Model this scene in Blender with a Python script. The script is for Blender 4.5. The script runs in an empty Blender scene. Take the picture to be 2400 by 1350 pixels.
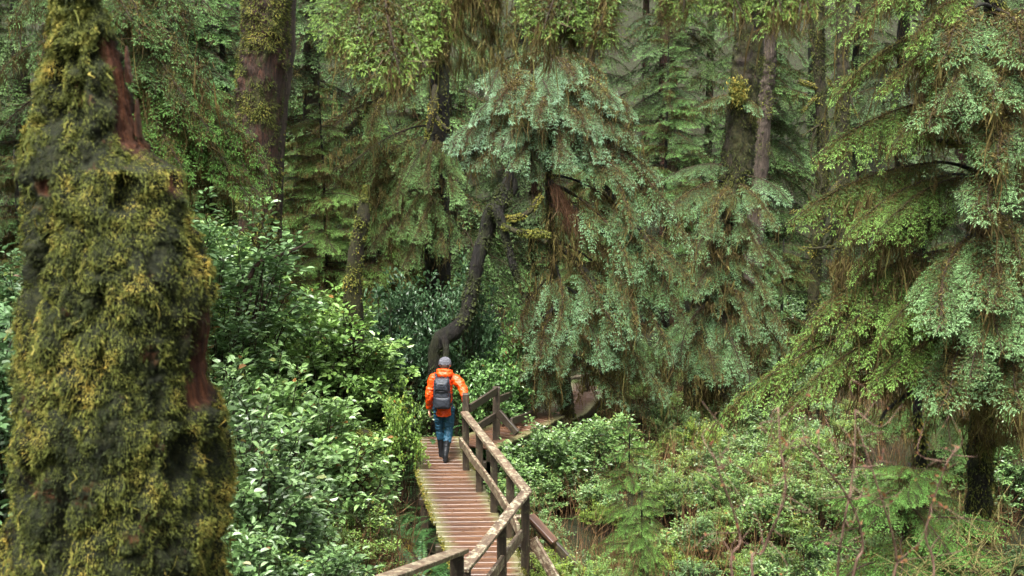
import bpy, bmesh, math, random
import numpy as np
from mathutils import Vector, Matrix

# ------------------------------------------------------------------ camera, sky, sun, exposure
scene = bpy.context.scene
COL = scene.collection
CAM_Z = 5.1
FOCAL_MM, FPX = 38.0, 38.0 / 36.0 * 2400.0      # focal length in photograph pixels (2400 wide)
HORIZON = 352.0                                   # horizon row in the photograph
PITCH = math.atan((675.0 - HORIZON) / FPX)
cam_d = bpy.data.cameras.new('camera')
cam = bpy.data.objects.new('camera', cam_d)
COL.objects.link(cam)
cam.location = (0, 0, CAM_Z)
cam.rotation_euler = (math.pi / 2 - PITCH, 0, 0)
cam_d.lens = FOCAL_MM
cam_d.sensor_width = 36.0
cam_d.clip_end = 1000.0
cam_d.dof.use_dof = True
cam_d.dof.focus_distance = 18.5
cam_d.dof.aperture_fstop = 4.0
scene.camera = cam

SUN_EL, SUN_AZ = math.radians(62), math.radians(205)   # azimuth clockwise from +Y
world = bpy.data.worlds.new('World')
scene.world = world
world.use_nodes = True
wn, wl = world.node_tree.nodes, world.node_tree.links
for n in list(wn):
    wn.remove(n)
sky = wn.new('ShaderNodeTexSky')
sky.sky_type = 'NISHITA'
sky.sun_disc = False
sky.sun_elevation = SUN_EL
sky.sun_rotation = SUN_AZ
sky.air_density = 1.0
sky.dust_density = 4.0
sky.ozone_density = 0.6
hsv = wn.new('ShaderNodeHueSaturation')
hsv.inputs['Saturation'].default_value = 0.12
bg = wn.new('ShaderNodeBackground')
bg.inputs['Strength'].default_value = 0.075
wo = wn.new('ShaderNodeOutputWorld')
wl.new(sky.outputs[0], hsv.inputs['Color'])
wl.new(hsv.outputs[0], bg.inputs['Color'])
wl.new(bg.outputs[0], wo.inputs['Surface'])

sun_d = bpy.data.lights.new('sun', 'SUN')
sun_d.energy = 1.5
sun_d.angle = math.radians(22)
sun_d.color = (1.0, 0.96, 0.89)
sun = bpy.data.objects.new('sun', sun_d)
COL.objects.link(sun)
sun.rotation_euler = (math.pi / 2 - SUN_EL, 0, math.pi - SUN_AZ)

scene.view_settings.view_transform = 'Standard'
scene.view_settings.look = 'None'
scene.view_settings.gamma = 1.0
scene.view_settings.exposure = 2.95
scene.cycles.use_denoising = True
scene.cycles.max_bounces = 4
scene.cycles.diffuse_bounces = 2
scene.cycles.glossy_bounces = 2
scene.cycles.transmission_bounces = 3
scene.cycles.sample_clamp_indirect = 4.0
scene.cycles.adaptive_threshold = 0.03

# ------------------------------------------------------------------ helpers
CP, SP = math.cos(PITCH), math.sin(PITCH)

def ray(px, py):
    u, v = (px - 1200.0) / FPX, (675.0 - py) / FPX
    return np.array([u, CP + v * SP, -SP + v * CP])

def at(px, py, d):
    """world point at distance y = d seen at a photograph pixel"""
    r = ray(px, py)
    return np.array([0, 0, CAM_Z]) + r * (d / r[1])

def on(px, py, z=0.0):
    """world point on the plane of height z seen at a photograph pixel"""
    r = ray(px, py)
    return np.array([0, 0, CAM_Z]) + r * ((z - CAM_Z) / r[2])

def _h(ix, iy, iz, seed):
    with np.errstate(over='ignore'):
        n = (ix.astype(np.uint32) * np.uint32(374761393) + iy.astype(np.uint32) * np.uint32(668265263)
             + iz.astype(np.uint32) * np.uint32(2147483647) + np.uint32(seed * 144665 + 17))
        n = (n ^ (n >> np.uint32(13))) * np.uint32(1274126177)
        n = n ^ (n >> np.uint32(16))
    return n.astype(np.float64) / 4294967295.0

def vnoise(p, seed=0):
    p = np.asarray(p, float)
    i = np.floor(p).astype(np.int64)
    f = p - i
    f = f * f * (3 - 2 * f)
    r = 0
    for dx in (0, 1):
        for dy in (0, 1):
            for dz in (0, 1):
                w = ((f[:, 0] if dx else 1 - f[:, 0]) * (f[:, 1] if dy else 1 - f[:, 1])
                     * (f[:, 2] if dz else 1 - f[:, 2]))
                r = r + w * _h(i[:, 0] + dx, i[:, 1] + dy, i[:, 2] + dz, seed)
    return r * 2 - 1

def fbm(p, octaves=4, seed=0, gain=0.5):
    p = np.asarray(p, float)
    r, a = 0, 1.0
    for k in range(octaves):
        r = r + a * vnoise(p * (2.03 ** k) + 11.3 * k, seed + k)
        a *= gain
    return r

def nrm(v):
    return v / np.maximum(np.linalg.norm(v, axis=-1, keepdims=True), 1e-9)

def spline(pts, n):
    P = np.asarray(pts, float)
    m = len(P)
    if m == 2:
        t = np.linspace(0, 1, n)[:, None]
        return P[0] * (1 - t) + P[1] * t
    Q = np.vstack([2 * P[0] - P[1], P, 2 * P[-1] - P[-2]])
    t = np.linspace(0, m - 1 - 1e-9, n)
    i = t.astype(int)
    f = (t - i)[:, None]
    a, b, c, d = Q[i], Q[i + 1], Q[i + 2], Q[i + 3]
    return 0.5 * (2 * b + (c - a) * f + (2 * a - 5 * b + 4 * c - d) * f ** 2 + (3 * b - a - 3 * c + d) * f ** 3)

def tufts(P, L, rng, k=6, spread=0.022):
    """turns hanging points into small bunches of unequal strands"""
    keep = rng.permutation(len(P))[: max(1, len(P) // 3)]
    P2 = np.repeat(P[keep], k, 0)
    n = len(P2)
    return P2 + rng.normal(0, 1, (n, 3)) * np.array([spread, spread, spread * 0.5]), np.repeat(L[keep], k) * rng.uniform(0.25, 1.25, n)

class MB:
    """collects faces (tri or quad arrays) with a material index and a tint, then makes one mesh"""
    def __init__(self):
        self.V, self.F, self.T, self.n = [], [], [], 0
    def add(self, V, F, mat=0, tint=0.5, smooth=False):
        V = np.asarray(V, float).reshape(-1, 3)
        F = np.asarray(F, np.int64)
        if len(V) == 0 or len(F) == 0:
            return self
        self.V.append(V)
        self.T.append(np.broadcast_to(np.asarray(tint, float), (len(V),)).copy())
        self.F.append((F + self.n, mat, smooth))
        self.n += len(V)
        return self
    def mesh(self, name, mats):
        me = bpy.data.meshes.new(name)
        V = np.concatenate(self.V)
        me.vertices.add(len(V))
        me.vertices.foreach_set('co', V.astype(np.float32).ravel())
        loops = np.concatenate([f.ravel() for f, m, s in self.F])
        tot = np.concatenate([np.full(len(f), f.shape[1]) for f, m, s in self.F])
        mi = np.concatenate([np.full(len(f), m) for f, m, s in self.F])
        sm = np.concatenate([np.full(len(f), s) for f, m, s in self.F])
        me.loops.add(len(loops))
        me.loops.foreach_set('vertex_index', loops.astype(np.int32))
        me.polygons.add(len(tot))
        st = np.concatenate([[0], np.cumsum(tot)[:-1]])
        me.polygons.foreach_set('loop_start', st.astype(np.int32))
        me.polygons.foreach_set('loop_total', tot.astype(np.int32))
        me.polygons.foreach_set('material_index', mi.astype(np.int32))
        me.polygons.foreach_set('use_smooth', sm.astype(bool))
        a = me.attributes.new('tint', 'FLOAT', 'POINT')
        a.data.foreach_set('value', np.concatenate(self.T).astype(np.float32))
        for m in mats:
            me.materials.append(m)
        me.update()
        return me

def link(name, data, parent=None, loc=None):
    o = bpy.data.objects.new(name, data)
    COL.objects.link(o)
    if parent is not None:
        o.parent = parent
    if loc is not None:
        o.location = loc
    return o

def tag(o, label=None, cat=None, group=None, kind=None):
    if label: o['label'] = label
    if cat: o['category'] = cat
    if group: o['group'] = group
    if kind: o['kind'] = kind
    return o

def thing(name, label, cat, loc=(0, 0, 0), group=None, kind=None):
    o = link(name, None, None, loc)
    o.empty_display_size = 0.2
    return tag(o, label, cat, group, kind)

def frames(P):
    T = nrm(np.gradient(P, axis=0))
    av = np.abs(T.mean(0))
    ref = np.eye(3)[int(np.argmin(av))]
    U = nrm(np.cross(T, ref))
    return T, U, np.cross(T, U)

def tube(P, R, sides=8, cap=True, flat=1.0):
    P = np.asarray(P, float)
    R = np.broadcast_to(np.asarray(R, float), (len(P),))
    T, U, W = frames(P)
    a = np.linspace(0, 2 * np.pi, sides, endpoint=False)
    V = (P[:, None] + R[:, None, None] * (np.cos(a)[None, :, None] * U[:, None]
         + flat * np.sin(a)[None, :, None] * W[:, None])).reshape(-1, 3)
    n = len(P)
    i = np.arange(n - 1)[:, None] * sides
    k = np.arange(sides)[None]
    k2 = (k + 1) % sides
    F = np.stack([i + k, i + k2, i + sides + k2, i + sides + k], -1).reshape(-1, 4)
    if cap:
        V = np.vstack([V, P[:1], P[-1:]])
        b, e = n * sides, n * sides + 1
        k = np.arange(sides); k2 = (k + 1) % sides
        c0 = np.stack([k2, k, np.full(sides, b), np.full(sides, b)], -1)
        l = (n - 1) * sides
        c1 = np.stack([l + k, l + k2, np.full(sides, e), np.full(sides, e)], -1)
        return V, F, np.vstack([c0, c1])[:, :3]
    return V, F, None

def add_tube(mb, P, R, sides=8, mat=0, tint=0.5, cap=True, smooth=True):
    V, F, C = tube(P, R, sides, cap)
    base = mb.n
    mb.add(V, F, mat, tint, smooth)
    if C is not None:
        mb.F.append((C + base, mat, smooth))

# ------------------------------------------------------------------ materials
class NT:
    def __init__(self, name):
        self.m = bpy.data.materials.new(name)
        self.m.use_nodes = True
        self.t = self.m.node_tree
        self.t.nodes.clear()
        self.out = self.n('ShaderNodeOutputMaterial')
    def n(self, kind, **kw):
        nd = self.t.nodes.new(kind)
        for k, v in kw.items():
            if k.startswith('_'):
                setattr(nd, k[1:], v)
            else:
                nd.inputs[k.replace('__', ' ')].default_value = v
        return nd
    def l(self, a, b):
        self.t.links.new(a, b)
    def ramp(self, fac, stops, interp='LINEAR'):
        r = self.n('ShaderNodeValToRGB')
        r.color_ramp.interpolation = interp
        el = r.color_ramp.elements
        while len(el) < len(stops):
            el.new(0.5)
        for e, (p, c) in zip(el, stops):
            e.position = p
            e.color = (c[0], c[1], c[2], 1) if len(c) == 3 else c
        self.l(fac, r.inputs[0])
        return r.outputs[0]
    def noise(self, scale, detail=4, rough=0.55, vec=None, dist=0.0):
        nd = self.n('ShaderNodeTexNoise', Scale=scale, Detail=detail, Roughness=rough, Distortion=dist)
        if vec is not None:
            self.l(vec, nd.inputs['Vector'])
        return nd.outputs[0]
    def coord(self, which='Object', scale=None):
        c = self.n('ShaderNodeTexCoord').outputs[which]
        if scale is None:
            return c
        mp = self.n('ShaderNodeMapping')
        mp.inputs['Scale'].default_value = scale
        self.l(c, mp.inputs['Vector'])
        return mp.outputs[0]
    def attr(self, name='tint'):
        return self.n('ShaderNodeAttribute', _attribute_name=name).outputs['Fac']
    def math(self, op, a, b=None, clamp=False):
        m = self.n('ShaderNodeMath', _operation=op, _use_clamp=clamp)
        for i, v in enumerate((a, b)):
            if v is None: continue
            if isinstance(v, (int, float)): m.inputs[i].default_value = v
            else: self.l(v, m.inputs[i])
        return m.outputs[0]
    def mix(self, fac, a, b, blend='MIX'):
        m = self.n('ShaderNodeMix', _data_type='RGBA', _blend_type=blend)
        for sock, v in ((m.inputs[0], fac), (m.inputs[6], a), (m.inputs[7], b)):
            if isinstance(v, (int, float)): sock.default_value = v
            elif isinstance(v, tuple): sock.default_value = (*v, 1) if len(v) == 3 else v
            else: self.l(v, sock)
        return m.outputs[2]
    def principled(self, color, rough=0.6, spec=0.5, bump=None, bump_s=0.3, bump_d=0.02, trans=0.0, tcol=None):
        p = self.n('ShaderNodeBsdfPrincipled')
        if isinstance(color, tuple): p.inputs['Base Color'].default_value = (*color, 1)
        else: self.l(color, p.inputs['Base Color'])
        if isinstance(rough, (int, float)): p.inputs['Roughness'].default_value = rough
        else: self.l(rough, p.inputs['Roughness'])
        p.inputs['Specular IOR Level'].default_value = spec
        if bump is not None:
            b = self.n('ShaderNodeBump', Strength=bump_s, Distance=bump_d)
            self.l(bump, b.inputs['Height'])
            self.l(b.outputs[0], p.inputs['Normal'])
        last = p.outputs[0]
        if trans > 0:
            tr = self.n('ShaderNodeBsdfTranslucent')
            c = tcol if tcol is not None else color
            if isinstance(c, tuple): tr.inputs[0].default_value = (*c, 1)
            else: self.l(c, tr.inputs[0])
            mx = self.n('ShaderNodeMixShader', Fac=trans)
            self.l(last, mx.inputs[1]); self.l(tr.outputs[0], mx.inputs[2])
            last = mx.outputs[0]
        self.l(last, self.out.inputs['Surface'])
        return self.m

def foliage_mat(name, stops, rough=0.5, spec=0.5, trans=0.25, coat=0.0):
    t = NT(name)
    oi = t.n('ShaderNodeObjectInfo')
    f = t.math('ADD', t.attr(), t.math('MULTIPLY', t.math('SUBTRACT', oi.outputs['Random'], 0.5), 0.18))
    c = t.ramp(f, stops)
    c = t.mix(1.0, c, oi.outputs['Color'], 'MULTIPLY')
    m = t.principled(c, rough, spec, trans=trans)
    if coat:
        p = [n for n in m.node_tree.nodes if n.type == 'BSDF_PRINCIPLED'][0]
        p.inputs['Coat Weight'].default_value = coat
        p.inputs['Coat Roughness'].default_value = 0.12
    return m

M = {}
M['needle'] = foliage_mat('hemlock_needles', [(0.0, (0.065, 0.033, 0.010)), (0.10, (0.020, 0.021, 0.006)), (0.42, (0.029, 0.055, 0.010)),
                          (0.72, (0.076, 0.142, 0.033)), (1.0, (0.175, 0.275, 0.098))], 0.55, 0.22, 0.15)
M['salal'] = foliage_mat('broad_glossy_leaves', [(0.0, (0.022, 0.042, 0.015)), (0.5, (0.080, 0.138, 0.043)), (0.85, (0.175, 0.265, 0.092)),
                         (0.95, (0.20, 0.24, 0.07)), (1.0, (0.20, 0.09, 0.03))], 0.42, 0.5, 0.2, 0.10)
M['fern'] = foliage_mat('fern_fronds', [(0.0, (0.10, 0.06, 0.02)), (0.2, (0.025, 0.06, 0.02)), (0.6, (0.05, 0.12, 0.035)), (1.0, (0.10, 0.19, 0.06))], 0.45, 0.5, 0.25)
M['hang'] = foliage_mat('hanging_moss_strands', [(0.0, (0.034, 0.021, 0.008)), (0.4, (0.080, 0.058, 0.018)), (0.75, (0.125, 0.112, 0.032)), (1.0, (0.20, 0.19, 0.058))], 0.8, 0.2, 0.3)
M['moss'] = foliage_mat('moss_tufts', [(0.0, (0.009, 0.013, 0.005)), (0.3, (0.030, 0.039, 0.010)), (0.6, (0.098, 0.112, 0.020)), (0.85, (0.215, 0.188, 0.040)), (1.0, (0.33, 0.24, 0.046))], 0.8, 0.2, 0.2)
M['deadstem'] = foliage_mat('dead_stems', [(0.0, (0.045, 0.020, 0.010)), (0.5, (0.115, 0.056, 0.023)), (1.0, (0.21, 0.135, 0.060))], 0.7, 0.3, 0.1)

t = NT('twig_bark')
M['twig'] = t.principled(t.ramp(t.noise(30, 3, vec=t.coord()), [(0.3, (0.010, 0.007, 0.004)), (0.7, (0.034, 0.022, 0.012))]), 0.85, 0.2)

def bark_mat(name, dark, mid, red, mossd, mossl, moss_lo, moss_hi):
    t = NT(name)
    v = t.coord('Object', (1, 1, 0.22))
    n1 = t.noise(16, 7, 0.72, v, 0.5)
    n2 = t.noise(2.6, 6, 0.7, t.coord('Object', (1, 1, 0.6)), 0.6)
    c = t.ramp(n1, [(0.30, dark), (0.52, mid), (0.72, red)])
    mo = t.ramp(t.noise(18, 5, 0.7, t.coord()), [(0.3, mossd), (0.7, mossl)])
    f = t.ramp(n2, [(moss_lo, (0, 0, 0)), (moss_hi, (1, 1, 1))])
    c = t.mix(f, c, mo)
    return t.principled(c, 0.8, 0.25, bump=n1, bump_s=1.0, bump_d=0.08)
M['bark_red'] = bark_mat('reddish_bark_with_moss', (0.005, 0.003, 0.002), (0.030, 0.015, 0.009), (0.105, 0.040, 0.022), (0.010, 0.012, 0.004), (0.055, 0.050, 0.014), 0.50, 0.58)
M['bark_dark'] = bark_mat('dark_wet_bark', (0.002, 0.002, 0.0015), (0.007, 0.0055, 0.004), (0.020, 0.015, 0.010), (0.006, 0.008, 0.003), (0.026, 0.028, 0.008), 0.46, 0.60)
M['bark_grey'] = bark_mat('pale_strip_bark', (0.016, 0.012, 0.009), (0.055, 0.041, 0.031), (0.125, 0.095, 0.074), (0.02, 0.02, 0.008), (0.06, 0.05, 0.02), 0.66, 0.8)
M['bark_moss'] = bark_mat('moss_covered_bark', (0.004, 0.003, 0.002), (0.016, 0.011, 0.007), (0.046, 0.027, 0.015), (0.008, 0.010, 0.003), (0.046, 0.043, 0.012), 0.38, 0.54)

t = NT('snag_surface')
n1 = t.noise(7, 7, 0.7, t.coord(), 0.3)
n2 = t.noise(30, 5, 0.7, t.coord())
c = t.ramp(n2, [(0.28, (0.002, 0.003, 0.001)), (0.5, (0.008, 0.010, 0.003)), (0.68, (0.024, 0.026, 0.007))])
c = t.mix(t.ramp(n1, [(0.60, (0, 0, 0)), (0.70, (1, 1, 1))]), c, t.ramp(n2, [(0.3, (0.030, 0.012, 0.007)), (0.7, (0.14, 0.055, 0.022))]))
v = t.coord('Object', (1, 1, 0.12))
rw = t.ramp(t.noise(30, 6, 0.65, v, 0.2), [(0.30, (0.006, 0.003, 0.002)), (0.5, (0.045, 0.016, 0.007)), (0.72, (0.14, 0.054, 0.021))])
c = t.mix(t.attr(), c, rw)
M['snag'] = t.principled(c, 0.85, 0.2, bump=n2, bump_s=0.9, bump_d=0.02)

t = NT('rotten_red_wood')
v = t.coord('Object', (1, 1, 0.12))
n1 = t.noise(26, 6, 0.65, v, 0.2)
c = t.ramp(n1, [(0.30, (0.016, 0.007, 0.004)), (0.5, (0.075, 0.026, 0.010)), (0.72, (0.21, 0.085, 0.030))])
M['rotwood'] = t.principled(c, 0.6, 0.4, bump=n1, bump_s=0.8, bump_d=0.02)

def wood_mat(name, c0, c1, c2, lichen, lo, hi, rough=0.55):
    t = NT(name)
    oi = t.n('ShaderNodeObjectInfo')
    gen = t.coord('Object', (1.2, 14, 14))
    n1 = t.noise(2.2, 6, 0.65, gen, 0.3)
    c = t.ramp(n1, [(0.25, c0), (0.5, c1), (0.78, c2)])
    c = t.mix(t.math('MULTIPLY', oi.outputs['Random'], 0.45), c, (c0[0] * 1.1, c0[1] * 1.1, c0[2] * 1.1))
    n2 = t.noise(16, 5, 0.7, t.coord('Object', (1, 1, 1)), 0.5)
    c = t.mix(t.ramp(n2, [(lo, (0, 0, 0)), (hi, (0.85, 0.85, 0.85))]), c, lichen)
    return t.principled(c, rough, 0.5, bump=n1, bump_s=0.5, bump_d=0.006)
M['rail'] = wood_mat('weathered_rail_wood', (0.030, 0.019, 0.012), (0.095, 0.060, 0.037), (0.20, 0.135, 0.088), (0.30, 0.27, 0.18), 0.50, 0.60)
M['post'] = wood_mat('dark_wet_post_wood', (0.012, 0.009, 0.006), (0.034, 0.024, 0.015), (0.10, 0.064, 0.036), (0.11, 0.115, 0.055), 0.56, 0.72)

t = NT('boardwalk_planks')
oi = t.n('ShaderNodeObjectInfo')
gen = t.coord('Object', (0.8, 16, 16))
n1 = t.noise(2.0, 6, 0.65, gen, 0.25)
c = t.ramp(n1, [(0.25, (0.022, 0.010, 0.006)), (0.5, (0.084, 0.038, 0.019)), (0.78, (0.225, 0.125, 0.068))])
c = t.mix(t.math('MULTIPLY', oi.outputs['Random'], 0.6), c, (0.060, 0.030, 0.019))
wet = t.noise(1.3, 5, 0.65, t.n('ShaderNodeNewGeometry').outputs['Position'])
c = t.mix(t.ramp(wet, [(0.45, (0, 0, 0)), (0.62, (0.65, 0.65, 0.65))]), c, (0.045, 0.024, 0.016))
sx = t.n('ShaderNodeSeparateXYZ')
t.l(t.coord('Object'), sx.inputs[0])
edge = t.math('ABSOLUTE', sx.outputs[0])
edge = t.math('ADD', edge, t.math('MULTIPLY', t.math('SUBTRACT', t.noise(9, 5, 0.7, t.coord()), 0.5), 0.34))
gm = t.ramp(t.noise(40, 4, 0.7, t.coord()), [(0.3, (0.055, 0.060, 0.020)), (0.7, (0.19, 0.185, 0.085))])
c = t.mix(t.ramp(edge, [(0.27, (0, 0, 0)), (0.43, (0.9, 0.9, 0.9))]), c, gm)
M['plank'] = t.principled(c, 0.42, 0.5, bump=n1, bump_s=0.5, bump_d=0.006)

t = NT('forest_floor')
n1 = t.noise(3, 8, 0.7, t.coord())
n2 = t.noise(14, 6, 0.7, t.coord())
c = t.ramp(n2, [(0.3, (0.005, 0.004, 0.003)), (0.55, (0.016, 0.012, 0.006)), (0.75, (0.042, 0.027, 0.013))])
c = t.mix(t.ramp(n1, [(0.40, (0, 0, 0)), (0.52, (1, 1, 1))]), c, t.ramp(n2, [(0.3, (0.006, 0.009, 0.003)), (0.7, (0.026, 0.031, 0.009))]))
M['ground'] = t.principled(c, 0.9, 0.2, bump=n2, bump_s=1.0, bump_d=0.08)

def cloth(name, col, rough, scale=22, var=0.25, bs=0.6):
    t = NT(name)
    n1 = t.noise(scale, 4, 0.55, t.coord(), 0.6)
    c = t.ramp(n1, [(0.3, tuple(x * (1 - var) for x in col)), (0.7, tuple(min(1, x * (1 + var)) for x in col))])
    return t.principled(c, rough, 0.4, bump=n1, bump_s=bs, bump_d=0.03)
M['orange'] = cloth('orange_rain_shell', (0.66, 0.062, 0.004), 0.42, 14, 0.12)
M['teal'] = cloth('teal_trousers', (0.007, 0.050, 0.088), 0.65, 16, 0.12, 0.3)
M['boot'] = cloth('black_rubber', (0.009, 0.010, 0.012), 0.38, 12, 0.2, 0.2)
M['wool'] = cloth('grey_wool_knit', (0.085, 0.085, 0.10), 0.9, 90, 0.3)
M['pack'] = cloth('charcoal_pack_fabric', (0.018, 0.022, 0.030), 0.55, 18, 0.25, 0.4)
M['packstrap'] = cloth('black_webbing', (0.010, 0.011, 0.014), 0.6, 40, 0.2, 0.2)
M['skin'] = cloth('skin', (0.55, 0.28, 0.19), 0.5, 30, 0.08, 0.1)
M['hair'] = cloth('brown_hair', (0.05, 0.028, 0.016), 0.6, 80, 0.3, 0.3)
M['eye'] = cloth('eye', (0.08, 0.05, 0.03), 0.2, 5, 0.1, 0.0)

# ------------------------------------------------------------------ terrain
def sstep(x):
    x = np.clip(x, 0, 1)
    return x * x * (3 - 2 * x)

PATH_C = np.array([[-0.4, 12.0], [-0.75, 14.6], [-1.15, 17.4], [-1.15, 18.6], [-0.1, 19.8], [0.6, 21.2], [1.5, 24.5], [2.2, 27.0]])

def path_dist(x, y):
    d = np.full(np.shape(x), 1e9)
    for a, b in zip(PATH_C[:-1], PATH_C[1:]):
        ab = b - a
        tt = np.clip(((x - a[0]) * ab[0] + (y - a[1]) * ab[1]) / (ab @ ab), 0, 1)
        d = np.minimum(d, np.hypot(x - a[0] - tt * ab[0], y - a[1] - tt * ab[1]))
    return d

def gz(x, y):
    x = np.asarray(x, float); y = np.asarray(y, float)
    z = -0.95 + 2.7 * sstep((-x - 2.0) / 4.2) * sstep((34 - y) / 10 + 1)
    z = z + 3.2 * sstep((14.5 - y) / 12.0)
    z = z + np.clip(y - 46, 0, None) * 0.34 + 0.6 * sstep((x - 9) / 8)
    p = np.stack([x.ravel() * 0.5, y.ravel() * 0.5, np.zeros(x.size)], -1)
    bump = (fbm(p, 4, 5) * 0.28).reshape(x.shape)
    pd = path_dist(x, y)
    k = sstep((pd - 0.5) / 1.0)
    return np.where(y > 11.5, (z + bump) * k + (1 - k) * np.minimum(z + bump, np.where(y > 21, -1.2, -0.5)), z + bump)

def gz1(x, y):
    return float(gz(np.array([x]), np.array([y]))[0])

def ground_at(px, py, lift=0.0):
    """world point where a photograph pixel's ray meets the terrain raised by lift"""
    r = ray(px, py)
    ts = np.linspace(6, 60, 1400)
    P = np.array([0, 0, CAM_Z]) + np.outer(ts, r)
    hit = P[:, 2] < gz(P[:, 0], P[:, 1]) + lift
    k = int(np.argmax(hit)) if hit.any() else 400
    return P[k]

ys = np.concatenate([np.arange(-46, -6, 4.0), np.arange(-6, 40, 0.25), np.arange(40, 130, 1.0), np.arange(130, 171, 20.0)])
xs = np.concatenate([np.arange(-120, -40, 20.0), np.arange(-40, -14, 1.0), np.arange(-14, 14, 0.25), np.arange(14, 40, 1.0), np.arange(40, 121, 20.0)])
X, Y = np.meshgrid(xs, ys)
Z = gz(X, Y)
nx, ny = len(xs), len(ys)
ii = (np.arange(ny - 1)[:, None] * nx + np.arange(nx - 1)[None]).ravel()
mb = MB()
mb.add(np.stack([X.ravel(), Y.ravel(), Z.ravel()], -1), np.stack([ii, ii + 1, ii + nx + 1, ii + nx], -1), 0, 0.5, True)
tag(link('ground', mb.mesh('ground', [M['ground']])), 'brown and mossy forest floor under the undergrowth', None, None, 'structure')

# ------------------------------------------------------------------ hemlock branches (shared meshes)
def strands(P, L, rng, w=0.012, tint=None, segs=3):
    """tapered strips hanging from points P with lengths L"""
    n = len(P)
    yaw = rng.uniform(0, np.pi, n)
    side = np.stack([np.cos(yaw), np.sin(yaw), np.zeros(n)], -1)
    sway = rng.normal(0, 0.20, (n, 2))
    ww = w * rng.uniform(0.5, 1.5, n)
    V = []
    prof = [0.7, 1.0, 0.75, 0.08] if segs == 3 else [0.9, 0.7, 0.06]
    for k in range(segs + 1):
        f = k / segs
        c = P.copy()
        c[:, 2] -= L * f
        c[:, :2] += sway * (L * f * f)[:, None] + rng.normal(0, 0.020, (n, 2)) * min(1.0, w / 0.006)
        wv = (ww * prof[k] * rng.uniform(0.6, 1.4, n))[:, None] * side
        V += [c - wv, c + wv]
    V = np.stack(V, 1)                       # n, 2*(segs+1), 3
    k = 2 * (segs + 1)
    F = []
    for s in range(segs):
        F.append(np.stack([np.arange(n) * k + 2 * s, np.arange(n) * k + 2 * s + 1, np.arange(n) * k + 2 * s + 3, np.arange(n) * k + 2 * s + 2], -1))
    if tint is None:
        tint = np.clip(rng.normal(0.45, 0.2, n), 0, 1)
    return V.reshape(-1, 3), np.concatenate(F), np.repeat(tint, k)

def leaves(B, D, Lf, Wf, Nn, rng, mid=0.42):
    """diamond leaflets: base B, direction D, length, half width, plane normal"""
    S = nrm(np.cross(Nn, D))
    m = B + D * (Lf * mid)[:, None]
    V = np.stack([B, m + S * Wf[:, None], B + D * Lf[:, None], m - S * Wf[:, None]], 1)
    n = len(B)
    F = np.arange(n)[:, None] * 4 + np.arange(4)[None]
    return V.reshape(-1, 3), F

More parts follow.
